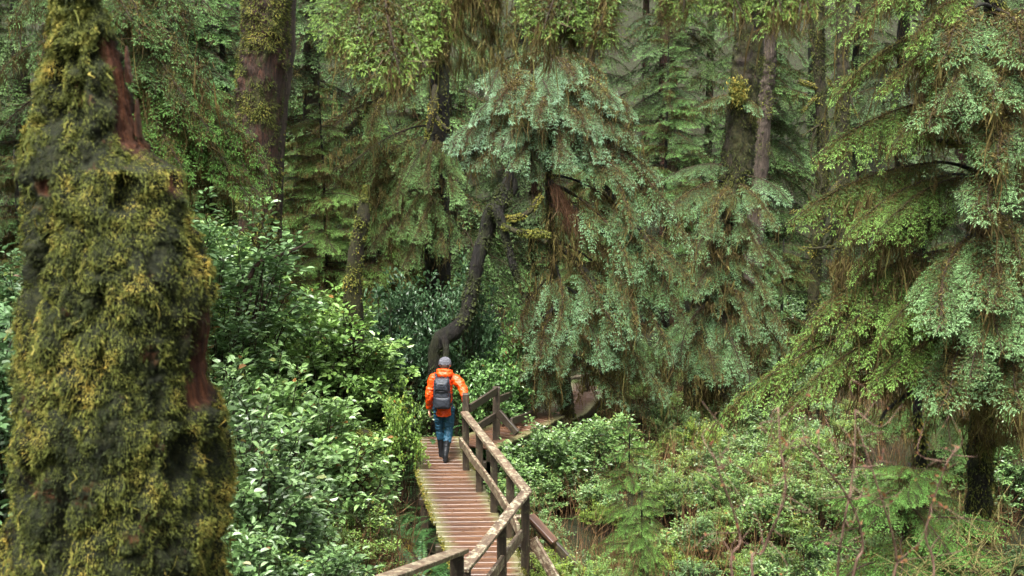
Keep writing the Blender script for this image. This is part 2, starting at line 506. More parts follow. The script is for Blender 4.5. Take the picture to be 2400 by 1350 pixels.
def hemlock(L, a0, a1, seed, W=0.31, sec=0.062, ter=0.042, lsp=0.021, leaf=0.040, lw=0.0062, bare=0.40, droop=0.55, moss=1.0, mw=0.0066):
    rng = np.random.default_rng(seed)
    n = 28
    tt = np.linspace(0, 1, n)
    ang = np.radians(a0 + (a1 - a0) * tt ** 1.2)
    st = L / (n - 1)
    A = np.zeros((n, 3))
    A[1:, 0] = np.cumsum(np.cos(ang[:-1])) * st
    A[1:, 2] = np.cumsum(np.sin(ang[:-1])) * st
    A[:, 1] = L * 0.05 * np.sin(tt * rng.uniform(2, 5) + rng.uniform(0, 6)) * tt
    TT = nrm(np.gradient(A, axis=0))
    ip = lambda Q, t: np.stack([np.interp(t, tt, Q[:, k]) for k in range(3)], -1)
    wood, mo = MB(), MB()
    add_tube(wood, A, 0.003 + 0.0075 * (L ** 0.8) * (1 - tt) ** 0.8, 6, 1, 0.5, True)
    ts = np.arange(0.05, 0.985, sec * 0.5 / L)
    ts = np.clip(ts + rng.normal(0, 0.25 * sec / L, len(ts)), 0.03, 0.99)
    side = np.where(np.arange(len(ts)) % 2 == 0, 1.0, -1.0)
    P0, T0 = ip(A, ts), nrm(ip(TT, ts))
    S0 = nrm(np.cross(np.array([0, 0, 1.0]), T0)) * side[:, None]
    N0 = nrm(np.cross(T0, np.cross(np.array([0, 0, 1.0]), T0)))
    prof = np.minimum(1, (ts / 0.22)) ** 0.6 * (1 - ts) ** 0.7 * 1.25
    l2 = np.maximum(W * L * prof * rng.uniform(0.62, 1.15, len(ts)), 0.05)
    Ag = np.radians(np.interp(ts, [0, 1], [66, 40]) + rng.normal(0, 6, len(ts)))
    lift = rng.normal(-0.04, 0.12, len(ts))
    D2 = nrm(np.cos(Ag)[:, None] * T0 + np.sin(Ag)[:, None] * S0 + lift[:, None] * N0)
    dr = droop * rng.uniform(0.4, 1.5, len(ts))
    gap = vnoise(np.stack([ts * L * 3.2, side * 7.0 + seed, 0 * ts], -1), seed)
    l2 = np.where(gap < -0.22, l2 * 0.35, l2)
    # tertiary
    PB, DB, NB, LB, TB = [], [], [], [], []
    mp = []
    for i in range(len(ts)):
        m = max(2, int(l2[i] / ter))
        u = (np.arange(m) + 0.5) / m
        pos = P0[i] + np.outer(u * l2[i], D2[i])
        pos[:, 2] -= dr[i] * l2[i] * u ** 2
        # slight forward sweep
        pos += np.outer(0.10 * l2[i] * u ** 2, T0[i])
        tan = nrm(D2[i] + np.outer(0.2 * u, T0[i]) - np.outer(2 * dr[i] * u, [0, 0, 1.0]))
        nn = nrm(N0[i] + rng.normal(0, 0.18, 3))
        nn = nrm(nn - np.sum(nn * tan, 1, keepdims=True) * tan)
        add_tube(wood, np.vstack([P0[i], pos[m // 2], pos[-1]]), np.array([0.0032, 0.0024, 0.001]) * (0.6 + 0.5 * L ** 0.5), 3, 1, 0.5, False)
        mp.append(pos[: max(1, int(m * 0.7))])
        for sd in (1, -1):
            s2 = np.cross(nn, tan) * sd
            a3 = np.radians(rng.normal(50, 8, m))[:, None]
            d3 = nrm(np.cos(a3) * tan + np.sin(a3) * s2 + rng.normal(0, 0.10, (m, 3)) - np.array([0, 0, 0.10]))
            l3 = np.minimum(0.15, 0.42 * l2[i]) * (1 - 0.75 * u) * rng.uniform(0.5, 1.25, m) + 0.022
            keep = rng.random(m) < np.clip((ts[i] * L * 0.8 + u * l2[i]) / (bare * L + 1e-6), 0.12, 1.0)
            PB.append(pos[keep]); DB.append(d3[keep]); NB.append(nn[keep]); LB.append(l3[keep])
            TB.append((0.16 + 0.52 * u + 0.14 * ts[i] + rng.normal(0, 0.05, m))[keep])  # inner needles tinted darker to deepen the shade; paler tips are new growth
        PB.append(pos[-1:]); DB.append(tan[-1:]); NB.append(nn[-1:]); LB.append(np.array([0.06])); TB.append(np.array([0.78]))
    PB, DB, NB, LB, TB = map(np.concatenate, (PB, DB, NB, LB, TB))
    NB = nrm(NB - np.sum(NB * DB, 1, keepdims=True) * DB)
    SB = np.cross(NB, DB)
    out = MB()
    K = int(0.22 / lsp)
    for k in range(K):
        for sd in (1, -1):
            s = (k + 0.5) * lsp
            sel = s < LB
            if not sel.any(): continue
            q = int(sel.sum())
            b = PB[sel] + DB[sel] * s
            d = nrm(DB[sel] * 0.66 + SB[sel] * sd * 0.70 + rng.normal(0, 0.24, (q, 3)) - np.array([0, 0, 0.06]))
            lf = leaf * (1.0 - 0.45 * s / LB[sel]) * rng.uniform(0.7, 1.2, q)
            V, F = leaves(b, d, lf, np.full(q, lw) * rng.uniform(0.8, 1.3, q), nrm(NB[sel] + rng.normal(0, 0.55, (q, 3))), rng)
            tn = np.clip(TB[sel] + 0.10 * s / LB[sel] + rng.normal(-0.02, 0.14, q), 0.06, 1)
            tn = np.where(rng.random(q) < 0.012, 0.0, tn)
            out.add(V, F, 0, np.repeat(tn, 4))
    q = len(PB)
    V, F = leaves(PB + DB * (LB * 0.85)[:, None], DB, np.full(q, leaf), np.full(q, lw), NB, rng)
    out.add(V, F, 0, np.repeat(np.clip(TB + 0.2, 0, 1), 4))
    # bare brown twigs inside
    mpa = np.concatenate(mp)
    q = int(200 * L)
    b = mpa[rng.integers(0, len(mpa), q)]
    d = nrm(rng.normal(0, 0.8, (q, 3)) + np.array([0.35, 0, -0.9]))
    V, F = leaves(b, d, rng.uniform(0.06, 0.24, q), np.full(q, 0.0022), nrm(rng.normal(0, 1, (q, 3))), rng, 0.3)
    out.add(V, F, 0, np.repeat(rng.uniform(-0.1, 0.06, q), 4))
    # merge the wood in
    off = out.n
    out.V += wood.V; out.T += wood.T
    out.F += [(f + off, m, s) for f, m, s in wood.F]
    out.n += wood.n
    # hanging moss
    mp = np.concatenate(mp)
    k = int(240 * L * moss)
    sel = rng.integers(0, len(mp), k)
    ax = ip(A, rng.uniform(0.03, 0.88, k // 2))
    pts = np.vstack([mp[sel], ax])
    Lh = np.clip(rng.lognormal(-1.9, 0.6, len(pts)), 0.05, 0.65) * (0.75 + 0.12 * L)
    pts, Lh = tufts(pts, Lh, rng, 5, 0.02 + mw)
    V, F, T_ = strands(pts, Lh, rng, mw * 0.8)
    mo.add(V, F, 0, T_)
    # moss sleeve on the limb
    q = int(60 * L)
    tq = rng.uniform(0.0, 0.6, q)
    b = ip(A, tq)
    d = nrm(rng.normal(0, 1, (q, 3)) + np.array([0, 0, -0.5]))
    V, F = leaves(b, d, rng.uniform(0.025, 0.06, q), np.full(q, 0.012), nrm(rng.normal(0, 1, (q, 3))), rng)
    mo.add(V, F, 0, np.repeat(np.clip(rng.normal(0.6, 0.15, q), 0, 1), 4))
    tip = A[-1]
    return (out.mesh('hemlock_branch', [M['needle'], M['twig']]), mo.mesh('hanging_moss', [M['hang']]),
            float(np.linalg.norm(tip)), math.degrees(math.atan2(tip[2], math.hypot(tip[0], tip[1]))))

BR = []            # (needle mesh, moss mesh, chord length, chord slope)
for L, sec, ter, lsp, leaf, lw in ((1.1, 0.056, 0.031, 0.0138, 0.024, 0.0025), (2.1, 0.072, 0.038, 0.0158, 0.028, 0.0030), (3.4, 0.094, 0.046, 0.0185, 0.033, 0.0037)):
    for a0, a1 in ((22, -8), (2, -30), (-16, -58), (-42, -84)):
        BR.append(hemlock(L, a0, a1, len(BR) * 7 + 3, sec=sec, ter=ter, lsp=lsp, leaf=leaf, lw=lw))
BRN = [hemlock(0.9, a0, a1, 300 + i, W=0.34, sec=0.05, ter=0.030, lsp=0.014, leaf=0.024, lw=0.0026, bare=0.3, moss=1.3, mw=0.0028) for i, (a0, a1) in enumerate(((2, -30), (-16, -58), (-42, -84)))]   # fine, for close boughs
BRF = []           # coarser kind for trees far off
for L, sec, ter, lsp, leaf, lw in ((2.1, 0.12, 0.075, 0.036, 0.060, 0.0105), (3.4, 0.15, 0.085, 0.042, 0.070, 0.0125)):
    for a0, a1 in ((22, -8), (2, -30), (-16, -58), (-42, -84)):
        BRF.append(hemlock(L, a0, a1, 200 + len(BRF) * 7, W=0.36, sec=sec, ter=ter, lsp=lsp, leaf=leaf, lw=lw, bare=0.25, moss=0.35))
rnd = random.Random(11)

def branch(parent, a, b, color=(1, 1, 1), moss=0.7, roll=0.0, wide=1.0, kinds=None):
    """one branch from world point a to world point b, as a child of parent (an Empty at parent.location)"""
    a, b = np.asarray(a, float), np.asarray(b, float)
    v = b - a
    L = float(np.linalg.norm(v))
    sl = math.degrees(math.atan2(v[2], math.hypot(v[0], v[1])))
    best = min(kinds or BR, key=lambda q: abs(math.log(L / q[2])) * 55 + abs(sl - q[3]) + rnd.uniform(0, 9))
    nm, mm, bl, bs = best
    sc = L / bl
    o = link('branch', nm, parent)
    yaw = math.atan2(v[1], v[0])
    R = Matrix.Rotation(yaw, 4, 'Z') @ Matrix.Rotation(-math.radians(sl - bs), 4, 'Y') @ Matrix.Rotation(math.radians(roll + rnd.uniform(-14, 14)), 4, 'X')
    S = Matrix.Diagonal((sc, sc * wide * rnd.choice((1, -1)), sc, 1))
    o.matrix_local = Matrix.Translation(Vector(a) - parent.location) @ R @ S
    k = rnd.uniform(0.86, 1.12)
    o.color = (color[0] * k, color[1] * k, color[2] * k, 1)
    if moss > 0 and rnd.random() < moss:
        m = link('hanging_moss', mm, o)
        m['kind'] = 'stuff'
        k = rnd.uniform(0.7, 1.2)
        m.color = (k, k, k, 1)
    return o

# ------------------------------------------------------------------ trunks and moss on trunks
SURF = {}
def trunk_mesh(pts, radii, mats, sides=22, per_m=9, amp=0.10, seed=1, flute=0.0, origin=None, clump=0.0):
    pts = np.asarray(pts, float)
    length = np.sum(np.linalg.norm(np.diff(pts, axis=0), axis=1))
    n = max(8, int(length * per_m))
    P = spline(pts, n)
    R = np.interp(np.linspace(0, 1, n), np.linspace(0, 1, len(radii)), radii)
    V, F, C = tube(P, R, sides, True)
    ax = np.vstack([np.repeat(P, sides, 0), P[:1], P[-1:]])
    out = V - ax
    rr = np.maximum(np.linalg.norm(out, axis=1, keepdims=True), 1e-6)
    rm = float(np.mean(R))
    q = V / max(rm, 0.02)
    dsp = fbm(q * np.array([1.6, 1.6, 0.5]), 4, seed) * amp
    if flute:
        th = np.tile(np.linspace(0, 2 * np.pi, sides, endpoint=False), n)
        dsp[: n * sides] += flute * np.sin(th * 5 + seed) * np.linspace(1, 0.2, n).repeat(sides)
    V = V + out * dsp[:, None]
    if clump:
        bl = np.abs(vnoise(V * np.array([8, 8, 6.0]), seed + 5)) + 0.6 * np.abs(vnoise(V * np.array([17, 17, 12.0]), seed + 6)) - 0.5
        msk = np.clip(fbm(V * np.array([1.6, 1.6, 0.8]), 2, seed + 9) * 1.5 + 0.6, 0, 1)
        V = V + nrm(out) * (np.clip(bl, -0.4, 0.6) * msk * clump)[:, None]
    SURF['V'] = V[: n * sides].reshape(n, sides, 3).copy()
    SURF['N'] = nrm(out[: n * sides]).reshape(n, sides, 3)
    if origin is not None:
        V = V - np.asarray(origin)
    mb = MB()
    mb.add(V, F, 0, 0.5, True)
    mb.F.append((C, 0, True))
    return mb.mesh('trunk', mats), P, R

def moss_mesh(P, R, n, seed, length=(0.02, 0.06), width=0.010, cover=0.0, scale=2.2, down=0.7, tint=(0.5, 0.18), origin=(0, 0, 0), top=False, t_range=(0, 1), face=None, bulge=0.0, surf=None):
    """tufts over a tube's surface where a noise mask lets moss grow"""
    rng = np.random.default_rng(seed)
    T, U, W = frames(P)
    t = rng.uniform(t_range[0], t_range[1], n) * (len(P) - 1.001)
    i = t.astype(int)
    f = (t - i)[:, None]
    a = rng.uniform(0, 2 * np.pi, n)
    c = P[i] * (1 - f) + P[i + 1] * f
    r = (R[i] * (1 - f[:, 0]) + R[i + 1] * f[:, 0])
    N = np.cos(a)[:, None] * U[i] + np.sin(a)[:, None] * W[i]
    p = c + N * (r * 0.97)[:, None]
    if surf is not None:
        SV, SN = surf
        sd_ = SV.shape[1]
        i = np.minimum(i, SV.shape[0] - 2)
        kk = rng.integers(0, sd_, n)
        g = rng.random(n)[:, None]
        p = (SV[i, kk] * (1 - f) + SV[i + 1, kk] * f) * (1 - g) + (SV[i, (kk + 1) % sd_] * (1 - f) + SV[i + 1, (kk + 1) % sd_] * f) * g
        N = SN[i, kk]
    nz = fbm(p * scale, 3, seed)
    keep = nz + 0.75 * vnoise(p * scale * 4.3, seed + 40) > cover + rng.uniform(-0.45, 0.45, n)
    if top: keep &= (N[:, 2] > rng.uniform(-0.9, 0.5, n))
    if face is not None: keep &= (N @ np.asarray(face) > -0.35)
    p, N, nz = p[keep], N[keep], nz[keep]
    m = len(p)
    if bulge: p = p + N * (bulge * np.clip(nz - cover, 0, 0.6) * rng.uniform(0, 1, m))[:, None]
    d = nrm(N * rng.uniform(0.4, 1.1, m)[:, None] + rng.normal(0, 0.5, (m, 3)) + np.array([0, 0, -down]))
    lf = rng.uniform(*length, m)
    V, F = leaves(p, d, lf, width * rng.uniform(0.6, 1.4, m), nrm(N + rng.normal(0, 0.6, (m, 3))), rng, 0.5)
    tn = np.clip(tint[0] + tint[1] * (nz * 1.2) + rng.normal(0, tint[1] * 0.7, m), 0, 1)
    mb = MB()
    mb.add(V - np.asarray(origin), F, 0, np.repeat(tn, 4))
    return mb.mesh('moss', [M['moss']])

def stub(parent, pts, radii, seed, mat='bark_moss', moss=600, tint=(0.55, 0.2)):
    """a dead limb with a moss sleeve"""
    o0 = np.array(parent.location)
    me, P, R = trunk_mesh(pts, radii, [M[mat]], 8, 14, 0.25, seed, origin=o0)
    b = link('dead_limb', me, parent)
    if moss:
        link('moss', moss_mesh(P, R, moss, seed, (0.02, 0.055), 0.012, -0.25, 3.0, 0.5, tint, o0, bulge=0.02, surf=(SURF['V'], SURF['N'])), b)['kind'] = 'stuff'
    return b

# ================================================================== SETTING OBJECTS
# ------------------------------------------------------------------ boardwalk
def beam(name, a, b, w, h, parent, mat, origin=None, bev=0.006, seed=0):
    a, b = Vector(a), Vector(b)
    v = b - a
    L = v.length
    bm = bmesh.new()
    bmesh.ops.create_cube(bm, size=1.0)
    for vv in bm.verts:
        vv.co = Vector((vv.co.x * L, vv.co.y * w, vv.co.z * h))
    bmesh.ops.subdivide_edges(bm, edges=[e for e in bm.edges if abs(e.verts[0].co.x - e.verts[1].co.x) > L * 0.5], cuts=3)
    rg = random.Random(seed + int(L * 1000))
    for vv in bm.verts:
        vv.co.y += rg.uniform(-1, 1) * 0.004
        vv.co.z += rg.uniform(-1, 1) * 0.004
    bmesh.ops.bevel(bm, geom=[e for e in bm.edges if e.calc_face_angle(0) > 0.8], offset=bev, segments=1, affect='EDGES')
    me = bpy.data.meshes.new(name)
    bm.to_mesh(me); bm.free()
    me.materials.append(M[mat])
    o = link(name, me, parent)
    x = v.normalized()
    up = Vector((0, 0, 1)) if abs(x.z) < 0.9 else Vector((0, 1, 0))
    y = up.cross(x).normalized()
    z = x.cross(y)
    R = Matrix((x, y, z)).transposed().to_4x4()
    o.matrix_local = Matrix.Translation((a + b) / 2 - (Vector(origin) if origin else Vector())) @ R
    return o

walk = thing('boardwalk', 'wet reddish plank boardwalk with a weathered wooden handrail, winding through the shrubs', 'boardwalk')
Lp = np.array([on(px, py) for px, py in ((1100, 1440), (1045, 1290), (1010, 1200), (975, 1100), (982, 1037), (985, 1025))])
Rp = np.array([on(px, py) for px, py in ((1262, 1440), (1212, 1290), (1165, 1195), (1128, 1130), (1088, 1068), (1078, 1025))])
def edge_x(Q, y):
    o = np.argsort(Q[:, 1])
    return np.interp(y, Q[o, 1], Q[o, 0])

bm = bmesh.new()
bmesh.ops.create_cube(bm, size=1.0)
for vv in bm.verts:
    vv.co = Vector((vv.co.x * 0.9, vv.co.y * 0.172, vv.co.z * 0.042))
bmesh.ops.bevel(bm, geom=list(bm.edges), offset=0.007, segments=1, affect='EDGES')
plank_me = bpy.data.meshes.new('plank')
bm.to_mesh(plank_me); bm.free()
plank_me.materials.append(M['plank'])

rp = random.Random(4)
def plank(x, y, z, length, yaw=0.0, pitch=0.0):
    o = link('plank', plank_me, walk)
    o.location = (x, y, z - 0.021 + rp.uniform(-0.004, 0.004))
    o.rotation_euler = (rp.uniform(-0.012, 0.012) + pitch, rp.uniform(-0.006, 0.006), yaw + rp.uniform(-0.012, 0.012))
    o.scale = (length / 0.9, 1.0, 1.0)
    return o

y = 11.9
while y < 18.85:
    xl, xr = edge_x(Lp, y) + rp.uniform(-0.02, 0.015), edge_x(Rp, y) + rp.uniform(-0.015, 0.03)
    plank((xl + xr) / 2, y, 0, xr - xl, 0.03)
    y += 0.187
# stringers under the main section
for f in (0.12, 0.88):
    pts = [(edge_x(Lp, yy) * (1 - f) + edge_x(Rp, yy) * f, yy) for yy in (11.8, 14.2, 16.2, 17.6, 18.8)]
    for (x0, y0), (x1, y1) in zip(pts[:-1], pts[1:]):
        beam('stringer', (x0, y0, -0.145), (x1, y1, -0.145), 0.09, 0.20, walk, 'post')
for yy in (12.2, 14.2, 16.2, 18.2):
    xl, xr = edge_x(Lp, yy), edge_x(Rp, yy)
    beam('crossbeam', (xl - 0.02, yy, -0.30), (xr + 0.42, yy, -0.30), 0.12, 0.11, walk, 'post')
    for xx in (xl + 0.06, xr - 0.06):
        beam('pile', (xx, yy + 0.02, -0.36), (xx, yy + 0.02, -1.5), 0.13, 0.13, walk, 'post')
# the section that turns off to the far side, then steps down
sec2 = [(-0.72, 18.35, 0.0), (0.00, 19.55, 0.0), (0.62, 20.9, -0.05)]
def run(pts, width, step):
    for (x0, y0, z0), (x1, y1, z1) in zip(pts[:-1], pts[1:]):
        L = math.hypot(x1 - x0, y1 - y0)
        k = int(L / step)
        yaw = math.atan2(y1 - y0, x1 - x0) - math.pi / 2
        for i in range(k):
            f = (i + 0.5) / k
            plank(x0 + (x1 - x0) * f, y0 + (y1 - y0) * f, z0 + (z1 - z0) * f - 0.004, width, yaw)
        for s in (-0.36, 0.36):
            ox, oy = math.cos(yaw) * s, math.sin(yaw) * s
            beam('stringer', (x0 + ox, y0 + oy, z0 - 0.15), (x1 + ox, y1 + oy, z1 - 0.15), 0.09, 0.2, walk, 'post')
run(sec2, 0.95, 0.187)
sec3 = [(0.62, 20.9, -0.2), (1.15, 22.6, -0.42), (1.66, 24.3, -0.42), (2.1, 26.4, -0.42)]
run(sec3, 0.95, 0.187)

def rail_part(label):
    e = link('handrail', None, walk)
    e.empty_display_size = 0.2
    e['label'] = label
    return e

hr = rail_part('weathered rail with square posts along the near side of the planks')
# posts, by where their foot meets the deck plane
posts = [on(1092, 1100), on(1124, 1150), on(1158, 1198), on(1196, 1258), on(1231, 1328)]
RH = 0.95
for k, p in enumerate(posts):
    top = {0: 1.25, 4: RH - 0.05}.get(k, RH - 0.05)
    beam('post', (p[0], p[1], -1.3 if k in (0, 4) else -0.42), (p[0], p[1], top), 0.105, 0.105, hr, 'post', bev=0.008, seed=k)
p0, p4 = posts[0], posts[4]
dirv = nrm(p4 - p0)
beam('top_rail', (p0[0] - 0.02, p0[1] - 0.05, RH), (p4[0] + 0.02, p4[1] + 0.02, RH), 0.125, 0.045, hr, 'rail')
for a, b in zip(posts[:-1], posts[1:]):
    beam('mid_rail', (a[0] - 0.085, a[1] + 0.0, 0.47), (b[0] - 0.085, b[1], 0.47), 0.045, 0.14, hr, 'rail')
# rail from the corner back towards the stairs
e1 = np.array([-0.50 * 0.76, 10.72, 0])
e1 = at(1086, 1337, 10.7)
hr_z1 = float(e1[2])
p5 = np.array([p4[0], p4[1], 0])
beam('top_rail', (p5[0] + 0.01, p5[1] - 0.02, RH + 0.006), (e1[0], e1[1], hr_z1), 0.13, 0.045, hr, 'rail')
for f in (0.42, 0.97):
    q = p5 * (1 - f) + np.array([e1[0], e1[1], 0]) * f
    beam('post', (q[0], q[1], -1.2), (q[0], q[1], RH * (1 - f) + hr_z1 * f - 0.03), 0.11, 0.11, hr, 'post', seed=9)
beam('mid_rail', (p5[0] - 0.05, p5[1] - 0.09, 0.44), (e1[0] + 0.085, e1[1], 0.44), 0.045, 0.14, hr, 'rail')
# outward braces at the corner
beam('brace', (p5[0] + 0.085, p5[1] - 0.02, 0.36), (p5[0] + 0.98, p5[1] - 0.70, -0.98), 0.045, 0.14, hr, 'rail')
b0, b1 = at(1243, 1208, 13.7), at(1298, 1268, 13.5)
beam('brace', b0, b1 + (b1 - b0) * 0.05, 0.14, 0.05, hr, 'plank')
beam('brace', b0 + np.array([0.0, 0.05, -0.06]), b1 + (b1 - b0) * 0.9 + np.array([0, 0.05, -0.05]), 0.05, 0.12, hr, 'post')
for yy in (13.6, 15.1):
    xr = edge_x(Rp, yy)
    beam('cross_piece', (xr - 0.02, yy, -0.17), (xr + 0.55, yy + 0.02, -0.17), 0.10, 0.05, hr, 'rail')
# the stair rail that climbs towards the viewer
n0, n1 = at(1082, 1290, 10.45), at(915, 1352, 8.0)
hr2 = rail_part('stair rail that climbs at the bottom edge')
beam('top_rail', n0, n1 + (n1 - n0) * 0.25, 0.15, 0.05, hr2, 'rail')
q = n0 + (n1 - n0) * 0.05
beam('post', (q[0] - 0.02, q[1], -0.5), (q[0] - 0.02, q[1], q[2] - 0.03), 0.13, 0.13, hr2, 'post')
q = n0 + (n1 - n0) * 0.95
beam('post', (q[0], q[1], 0.6), (q[0], q[1], q[2] - 0.03), 0.13, 0.13, hr2, 'post')
for k in range(16):
    f = k / 15
    plank(-1.0 - 0.75 * f, 11.6 - 5.0 * f, 0.02 + 1.45 * f, 0.95, -0.15)
for s in (-0.42, 0.42):
    beam('stringer', (-1.0 + s, 11.7, -0.16), (-1.75 + s, 6.5, 1.30), 0.09, 0.2, walk, 'post')
# far rail beyond the walker and the lower landing
hr3 = rail_part('dark green-stained rail beyond the walker')
f0 = np.array([p0[0] + 0.06, p0[1] + 0.10, 0.98])
f1 = at(1166, 914, 18.75)
f2 = at(1228, 912, 20.4)
beam('top_rail', f0, f1, 0.05, 0.13, hr3, 'post')
beam('post', (f1[0] - 0.02, f1[1], -1.2), (f1[0] - 0.02, f1[1], f1[2] + 0.06), 0.13, 0.13, hr3, 'post')
f1b = at(1166, 938, 18.8)
beam('top_rail', f1b, at(1222, 914, 20.6), 0.05, 0.12, hr3, 'post')
beam('brace', at(1168, 966, 18.7), at(1212, 1016, 18.5), 0.06, 0.13, hr3, 'post')
beam('mid_rail', at(1198, 988, 18.9), at(1256, 968, 20.6), 0.05, 0.13, hr3, 'post')
beam('mid_rail', at(1120, 1000, 18.0), at(1160, 975, 18.7), 0.05, 0.12, hr3, 'post')
hr4 = rail_part('pale rail and dark post by the far landing')
c0, c1 = at(1318, 892, 23.6), at(1378, 877, 24.6)
beam('top_rail', c0, c1, 0.12, 0.05, hr4, 'rail')
c2 = at(1372, 880, 24.5)
beam('post', (c2[0], c2[1], -1.4), c2, 0.13, 0.13, hr4, 'post')
beam('mid_rail', at(1342, 941, 23.6), at(1382, 927, 24.5), 0.05, 0.10, hr4, 'rail')
# far platform with pale wet decking under the boughs
beam('far_deck_board', at(1428, 868, 27.5), at(1512, 866, 27.5), 1.0, 0.05, walk, 'rail')
for px in (1432, 1468, 1504):
    q = at(px, 868, 27.2)
    beam('pile', (q[0], q[1], q[2] - 0.03), (q[0], q[1], -1.6), 0.12, 0.12, walk, 'post')
# moss and grass along the deck edges
rng = np.random.default_rng(8)
def edge_moss(Q, sgn, seed):
    rng = np.random.default_rng(seed)
    n = 5200
    yy = rng.uniform(11.9, 18.8, n)
    msk = vnoise(np.stack([yy * 1.7, yy * 0, yy * 0], -1), seed) > -0.35
    yy = yy[msk]; n = len(yy)
    xx = edge_x(Q, yy) + sgn * np.abs(rng.normal(0, 0.035, n)) - sgn * 0.02
    p = np.stack([xx, yy, rng.uniform(-0.05, 0.012, n)], -1)
    d = nrm(np.stack([-sgn * rng.uniform(-0.3, 1.0, n), rng.normal(0, 0.5, n), rng.normal(0.15, 0.6, n)], -1))
    V, F = leaves(p, d, rng.uniform(0.012, 0.05, n), np.full(n, 0.006), nrm(rng.normal(0, 1, (n, 3))), rng)
    mb = MB(); mb.add(V, F, 0, np.repeat(np.clip(rng.normal(0.66, 0.14, n), 0, 1), 4))
    o = link('edge_moss', mb.mesh('edge_moss', [M['moss']]), walk)
    o['kind'] = 'stuff'
edge_moss(Lp, 1, 21); edge_moss(Rp, -1, 22)
# fallen leaves and needles on the planks
n = 260
yy = rng.uniform(11.9, 18.8, n); ff = rng.uniform(0.03, 0.97, n)
pp = np.stack([edge_x(Lp, yy) * (1 - ff) + edge_x(Rp, yy) * ff, yy, np.full(n, 0.008)], -1)
dd = nrm(np.stack([rng.normal(0, 1, n), rng.normal(0, 1, n), rng.normal(0, 0.08, n)], -1))
V_, F_ = leaves(pp, dd, rng.uniform(0.015, 0.06, n), rng.uniform(0.003, 0.014, n), nrm(np.stack([rng.normal(0, 0.1, n), rng.normal(0, 0.1, n), np.ones(n)], -1)), rng)
mb = MB(); mb.add(V_, F_, 0, np.repeat(rng.uniform(0, 1, n), 4))
tag(link('leaf_litter', mb.mesh('leaf_litter', [M['deadstem']])), 'small brown fallen leaves scattered over the planks', 'leaf litter', None, 'stuff')

# ------------------------------------------------------------------ foreground mossy snag
SD = 4.25
le = [(-260, 150), (-60, 118), (0, 108), (120, 92), (300, 62), (420, 52), (560, 60), (800, 46), (1000, 34), (1200, 8), (1350, -12), (1600, -50), (2000, -140)]
re_ = [(-260, 185), (-60, 240), (0, 252), (80, 284), (150, 308), (230, 322), (330, 350), (385, 398), (402, 440), (470, 456), (560, 474), (640, 505), (780, 512), (850, 500), (930, 514), (1000, 530), (1200, 536), (1350, 532), (1600, 560), (2000, 640)]
rows = np.arange(2000, -260, -5.0)
lx = np.interp(rows, [r for r, _ in le], [x for _, x in le])
rx = np.interp(rows, [r for r, _ in re_], [x for _, x in re_])
A_ = np.array([at(l, r, SD) for l, r in zip(lx, rows)])
B_ = np.array([at(l, r, SD) for l, r in zip(rx, rows)])
ctr, rad = (A_ + B_) / 2, (B_[:, 0] - A_[:, 0]) / 2 - 0.020
base_pt = np.array([ctr[0, 0], SD, gz1(ctr[0, 0], SD) - 0.2])
snag = thing('mossy_snag', 'thick broken tree trunk cloaked in shaggy olive moss, closest to the viewer', 'dead tree', tuple(base_pt))
ns = 300
th = np.linspace(0, 2 * np.pi, ns, endpoint=False)
ct, st_ = np.cos(th), np.sin(th)
V = np.stack([ctr[:, None, 0] + rad[:, None] * ct, SD + rad[:, None] * 0.92 * st_, np.repeat(ctr[:, 2:3], ns, 1)], -1).reshape(-1, 3)
Nn = np.tile(np.stack([ct, st_, 0 * ct], -1), (len(rows), 1))
q = V.copy()
wq = q + 0.05 * np.stack([vnoise(q * 6, 71), vnoise(q * 6, 72), vnoise(q * 6, 73)], -1)
bil = np.abs(vnoise(wq * np.array([11, 11, 8.0]), 34)) * 1.0 + np.abs(vnoise(wq * np.array([23, 23, 17.0]), 35)) * 0.55 + np.abs(vnoise(wq * 48, 36)) * 0.25
lump = fbm(q * np.array([5, 5, 2.4]), 3, 31) * 0.026 + (np.clip(bil, 0, 0.9) - 0.45) * 0.055
hole = np.clip(fbm(q * np.array([6, 6, 3.0]), 3, 41) - 0.36, 0, 1) * 0.20
Vrow = np.repeat(rows, ns)
Vcol = 1200 + q[:, 0] / SD * FPX
woodm = np.zeros(len(V))
wn_ = 0.30 * vnoise(q * np.array([14, 14, 7.0]), 81)
for (x0, x1, y0, y1) in ((150, 245, 1285, 1420), (142, 186, 412, 452), (40, 80, 290, 340), (85, 105, 880, 950)):
    cxm, cym = (x0 + x1) / 2, (y0 + y1) / 2
    dd = np.maximum(np.abs(Vcol - cxm) / (x1 - x0), np.abs(Vrow - cym) / (y1 - y0)) * 2 + wn_
    woodm = np.maximum(woodm, np.where(Nn[:, 1] < 0.5, np.clip((1.0 - dd) * 4, 0, 1), 0))
for (y0, y1, lim) in ((80, 375, 0.80), (690, 935, 0.88), (395, 545, 0.90)):        # bare wood down the broken edge
    yy_ = 1 - np.abs(Vrow - (y0 + y1) / 2) / ((y1 - y0) / 2)
    woodm = np.maximum(woodm, np.clip((Nn[:, 0] - lim + 0.5 * wn_) * 8, 0, 1) * np.clip(yy_ * 6 + wn_ * 3, 0, 1))
fib = vnoise(q * np.array([70, 70, 3.0]), 91) * 0.008 + vnoise(q * np.array([150, 150, 6.0]), 92) * 0.004
relief = (lump - hole) * (1 - 0.85 * woodm) + woodm * (fib - 0.012)
V = V + Nn * (relief - 0.018)[:, None]
hgt = lump - hole
nr = len(rows)
i = (np.arange(nr - 1)[:, None] * ns)
k = np.arange(ns)[None]
F = np.stack([i + k, i + (k + 1) % ns, i + ns + (k + 1) % ns, i + ns + k], -1).reshape(-1, 4)
mb = MB()
mb = MB()
mb.add(V - base_pt, F, 0, woodm, True)
